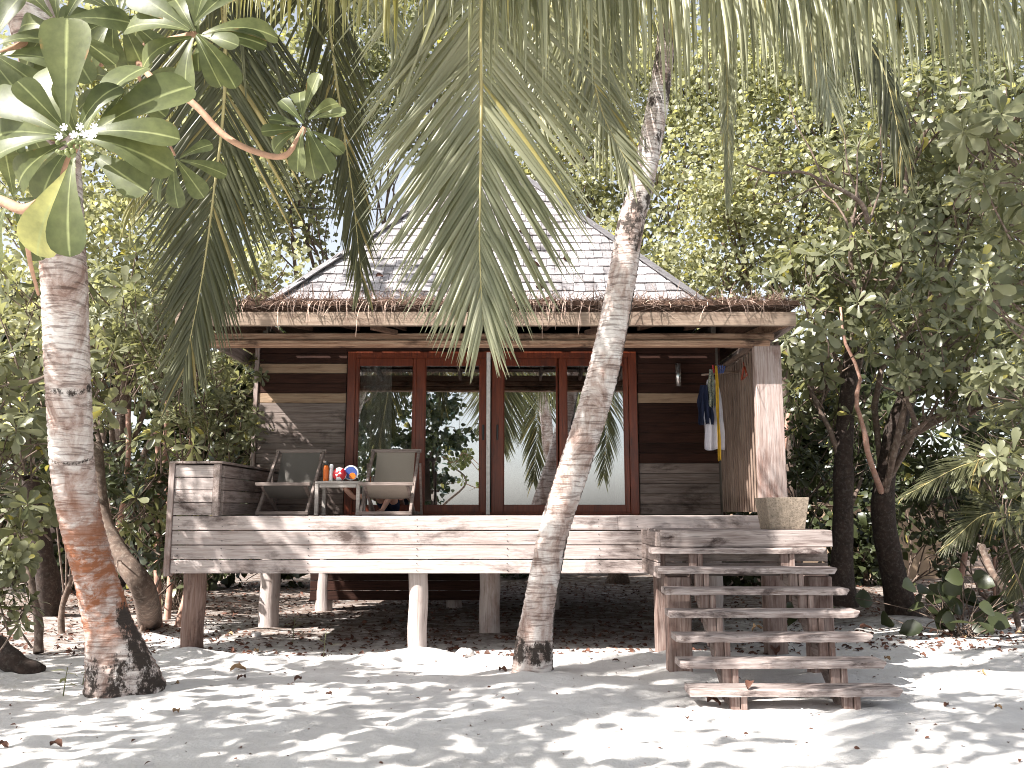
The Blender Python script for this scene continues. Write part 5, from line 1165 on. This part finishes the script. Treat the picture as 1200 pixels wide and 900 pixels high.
# ------------------------------------------------------------------ walls and fences in the wood
def boardfence(label, x0, x1, y, z1, m, name='fence', ang=0):
    t = thing(name, label, 'fence', ((x0+x1)/2, y, 0))
    b = MB(); z = .12
    while z < z1: b.box((x0, y-.015, z), (x1, y+.015, z+.12), 0, .004, .001); z += .15
    b.build('slats', m, t)
    for x in np.linspace(x0+.05, x1-.05, 4): b = MB(); b.box((x-.05, y+.02, -.1), (x+.05, y+.1, z1+.08)); b.build('post', m, t)
a = P(40, 690, 16.3).x; c_ = P(140, 690, 16.3).x; boardfence('dark slatted timber fence in the shade at the far left', a-1, c_+.3, 16.3, 1.6, 'hutwood')
a = P(1125, 690, 16.3).x; c_ = P(1200, 690, 16.3).x; boardfence('pale slatted timber fence deep in the wood at the right', a, c_+1.2, 16.3, 1.1, 'sidegrey')
t = thing('garden_wall', 'tan rendered garden wall behind the dark trunk at the right', 'wall', (8, 19.2, 0))
b = MB()
for i in range(5): b.box((4.2+i*2.0, 19.1, -.1), (6.19+i*2.0, 19.25, 1.55), 0, .01)
b.build('wall_panel', 'wallpaint', t); b = MB(); b.box((4.15, 19.05, 1.551), (14.3, 19.3, 1.64)); b.build('coping', 'fascia', t)
# overhead cable
b = MB(); b.tube([tuple(p) for p in catmull([P(250, 238, 16), P(400, 245, 16), P(505, 243, 16), P(560, 240, 16)], 20)], .014, 6)
setp(b.build('overhead_cable', 'cable', None, True), 'thin dark overhead cable against the sky left of the roof peak', 'cable')

# ------------------------------------------------------------------ litter
def curled(seed, L=.11, m='deadleaf'):
    ra = np.random.RandomState(seed); n = 7; vs = []
    for i in range(n):
        t = i/(n-1); hw = L*.36*math.sin(math.pi*(.06+.9*t))**.8; zc = .012+.028*math.sin(t*3.14)*ra.uniform(.5, 1.2)
        for u in (-1, 0, 1): vs.append((t*L-L/2, u*hw*(.75+.1*ra.rand()), zc+abs(u)*.022*ra.uniform(.4, 1.3)-.01+.012*ra.rand()))
    b = MB(); b.add(vs, [(i*3+q, i*3+q+1, i*3+q+4, i*3+q+3) for i in range(n-1) for q in range(2)]); return b
def place_leaf(proto, p, s, lb, grp):
    o = proto.copy(); C.objects.link(o); o.location = p; o.rotation_euler = (R.uniform(-.2, .2), R.uniform(-.2, .2), R.uniform(0, 6.3)); o.scale = (s, s, s); setp(o, lb, 'fallen leaf', grp); return o
pros = [curled(i).build('fallen_leaf', 'deadleaf' if i % 3 else 'deadtan', None, True) for i in range(6)]
spec_ = [(280, 783, 1.5), (283, 792, .9), (589, 789, 1.1), (250, 590, 0)]
k = 0
for (px, py, s) in [(279, 788, 1.3), (283, 798, .9), (589, 790, 1.0), (207, 806, .9), (349, 800, .9), (385, 818, .7), (206, 838, .8), (65, 877, .9), (909, 767, 1.6), (912, 741, .9), (991, 762, .8), (1038, 761, .8), (1040, 775, .8), (1025, 764, .7), (1082, 772, .8),
                    (1060, 745, .9), (1095, 743, .9), (1110, 748, 1.1), (1130, 750, .8), (1165, 745, .9), (1180, 750, .8), (1150, 790, .7), (805, 844, .6), (722, 778, .6), (690, 775, .6), (1, 880, .9), (1110, 828, .6), (1170, 830, .6), (140, 768, 1.4), (130, 775, .8), (270, 745, .8), (235, 748, .9), (255, 752, .8), (300, 762, .7), (545, 770, .6), (1100, 760, .7), (1195, 744, .8), (1010, 750, .7)]:
    p = H(px, py, 0); p.z = G(p.x, p.y)+.004; pr = pros[k % 6]
    lb = 'curled brown fallen leaf lying on the sand'
    if k < 6: pr.location = p; pr.scale = (s, s, s); pr.rotation_euler = (0, 0, k*1.1); setp(pr, lb, 'fallen leaf', 'fallen leaves on the sand')
    else: place_leaf(pr, p, s, lb, 'fallen leaves on the sand')
    k += 1
p = P(878, 808, 6.62); p.z = .155; o = place_leaf(pros[1], p, 1.0, 'reddish curled leaf on the lowest step tread', None)
p = P(836, 829, 6.7); p.z = .01; place_leaf(pros[2], p, 1.1, 'reddish leaf on the sand under the lowest step', None)
p = P(888, 745, 7.2); p.z = .487; place_leaf(pros[3], p, .9, 'tan dry leaf lying on the third tread from the bottom', None)
p = P(1015, 745, 7.2); p.z = .487; place_leaf(pros[4], p, .9, 'brown leaf at the right end of the third tread from the bottom', None)
for i in range(9):
    a = random.uniform(.05, .45); x = random.uniform(-2.2, 1.6)*(1-a)+HX; y = PY0+2.93*a; z = PZ+(7.35-PZ)*a
    o = place_leaf(pros[i % 6], (x, y-.02, z+.06), 1.3, 'brown fallen leaf lying on the shingle roof slope', 'fallen leaves on the roof'); o.rotation_euler = (math.radians(48), random.uniform(-.3, .3), random.uniform(0, 6))
# loose litter: small leaves, twigs, crumbs of coral
ra = np.random.RandomState(77); n = 9500
X_ = ra.uniform(-8, 9, n); Y_ = 9.1+ra.rand(n)**1.3*9; sel = ra.rand(n) < .93; Y_[~sel] = ra.uniform(5.2, 9.1, (~sel).sum())
Pn = np.stack([X_, Y_, gz(X_, Y_)+.012], -1); D = np.stack([ra.randn(n), ra.randn(n), ra.uniform(-.1, .3, n)], -1); sz = ra.uniform(.02, .09, n); sz[~sel] *= .45
leaves('leaf_litter', Pn, D, np.tile([0, 0, 1.], (n, 1))+ra.randn(n, 3)*.35, sz, sz*.6, 'deadleaf', None, wp=[.2, 1, .8, .1], curl=.5, fold=.4, ra=ra)
setp(bpy.data.objects['leaf_litter'], 'scattered small brown leaf litter over the sand', 'leaf litter', None, 'stuff')
b = MB(); ra = np.random.RandomState(78)
for i in range(420):
    x, y = ra.uniform(-6, 6), ra.uniform(5, 11); r = ra.uniform(.003, .011); b.lathe((x, y, G(x, y)+r*.3), [(r*.2, -r*.7), (r, -r*.1), (r*.8, r*.5), (r*.2, r*.7)], 5)
setp(b.build('coral_pebbles', 'stone'), 'small coral crumbs on the sand', 'pebbles', None, 'stuff')
for (px, py, s, lb) in ((545, 768, .10, 'pale coral rock on the sand ridge under the deck'), (300, 745, .06, 'pale stone beside the left stilts')):
    p = H(px, py); b = MB(); b.lathe((p.x, p.y, .01), [(s*.5, -.04), (s, 0), (s*.95, s*.3), (s*.5, s*.55), (.004, s*.6)], 12); b.v = [(v[0]+random.uniform(-.012, .012), v[1]+random.uniform(-.012, .012), v[2]+random.uniform(-.008, .008)) for v in b.v]
    setp(b.build('coral_rock', 'stone', None, True), lb, 'rock')
b = MB(); p = H(725, 762); limb(b, p+V3((-.12, .05, .02)), p+V3((.1, -.08, .03)), .006, .003, 6, .08, 5, random); setp(b.build('dry_twig', 'thatch', None, True), 'thin dry twig on the sand beneath the deck right of the leaning palm', 'twig')
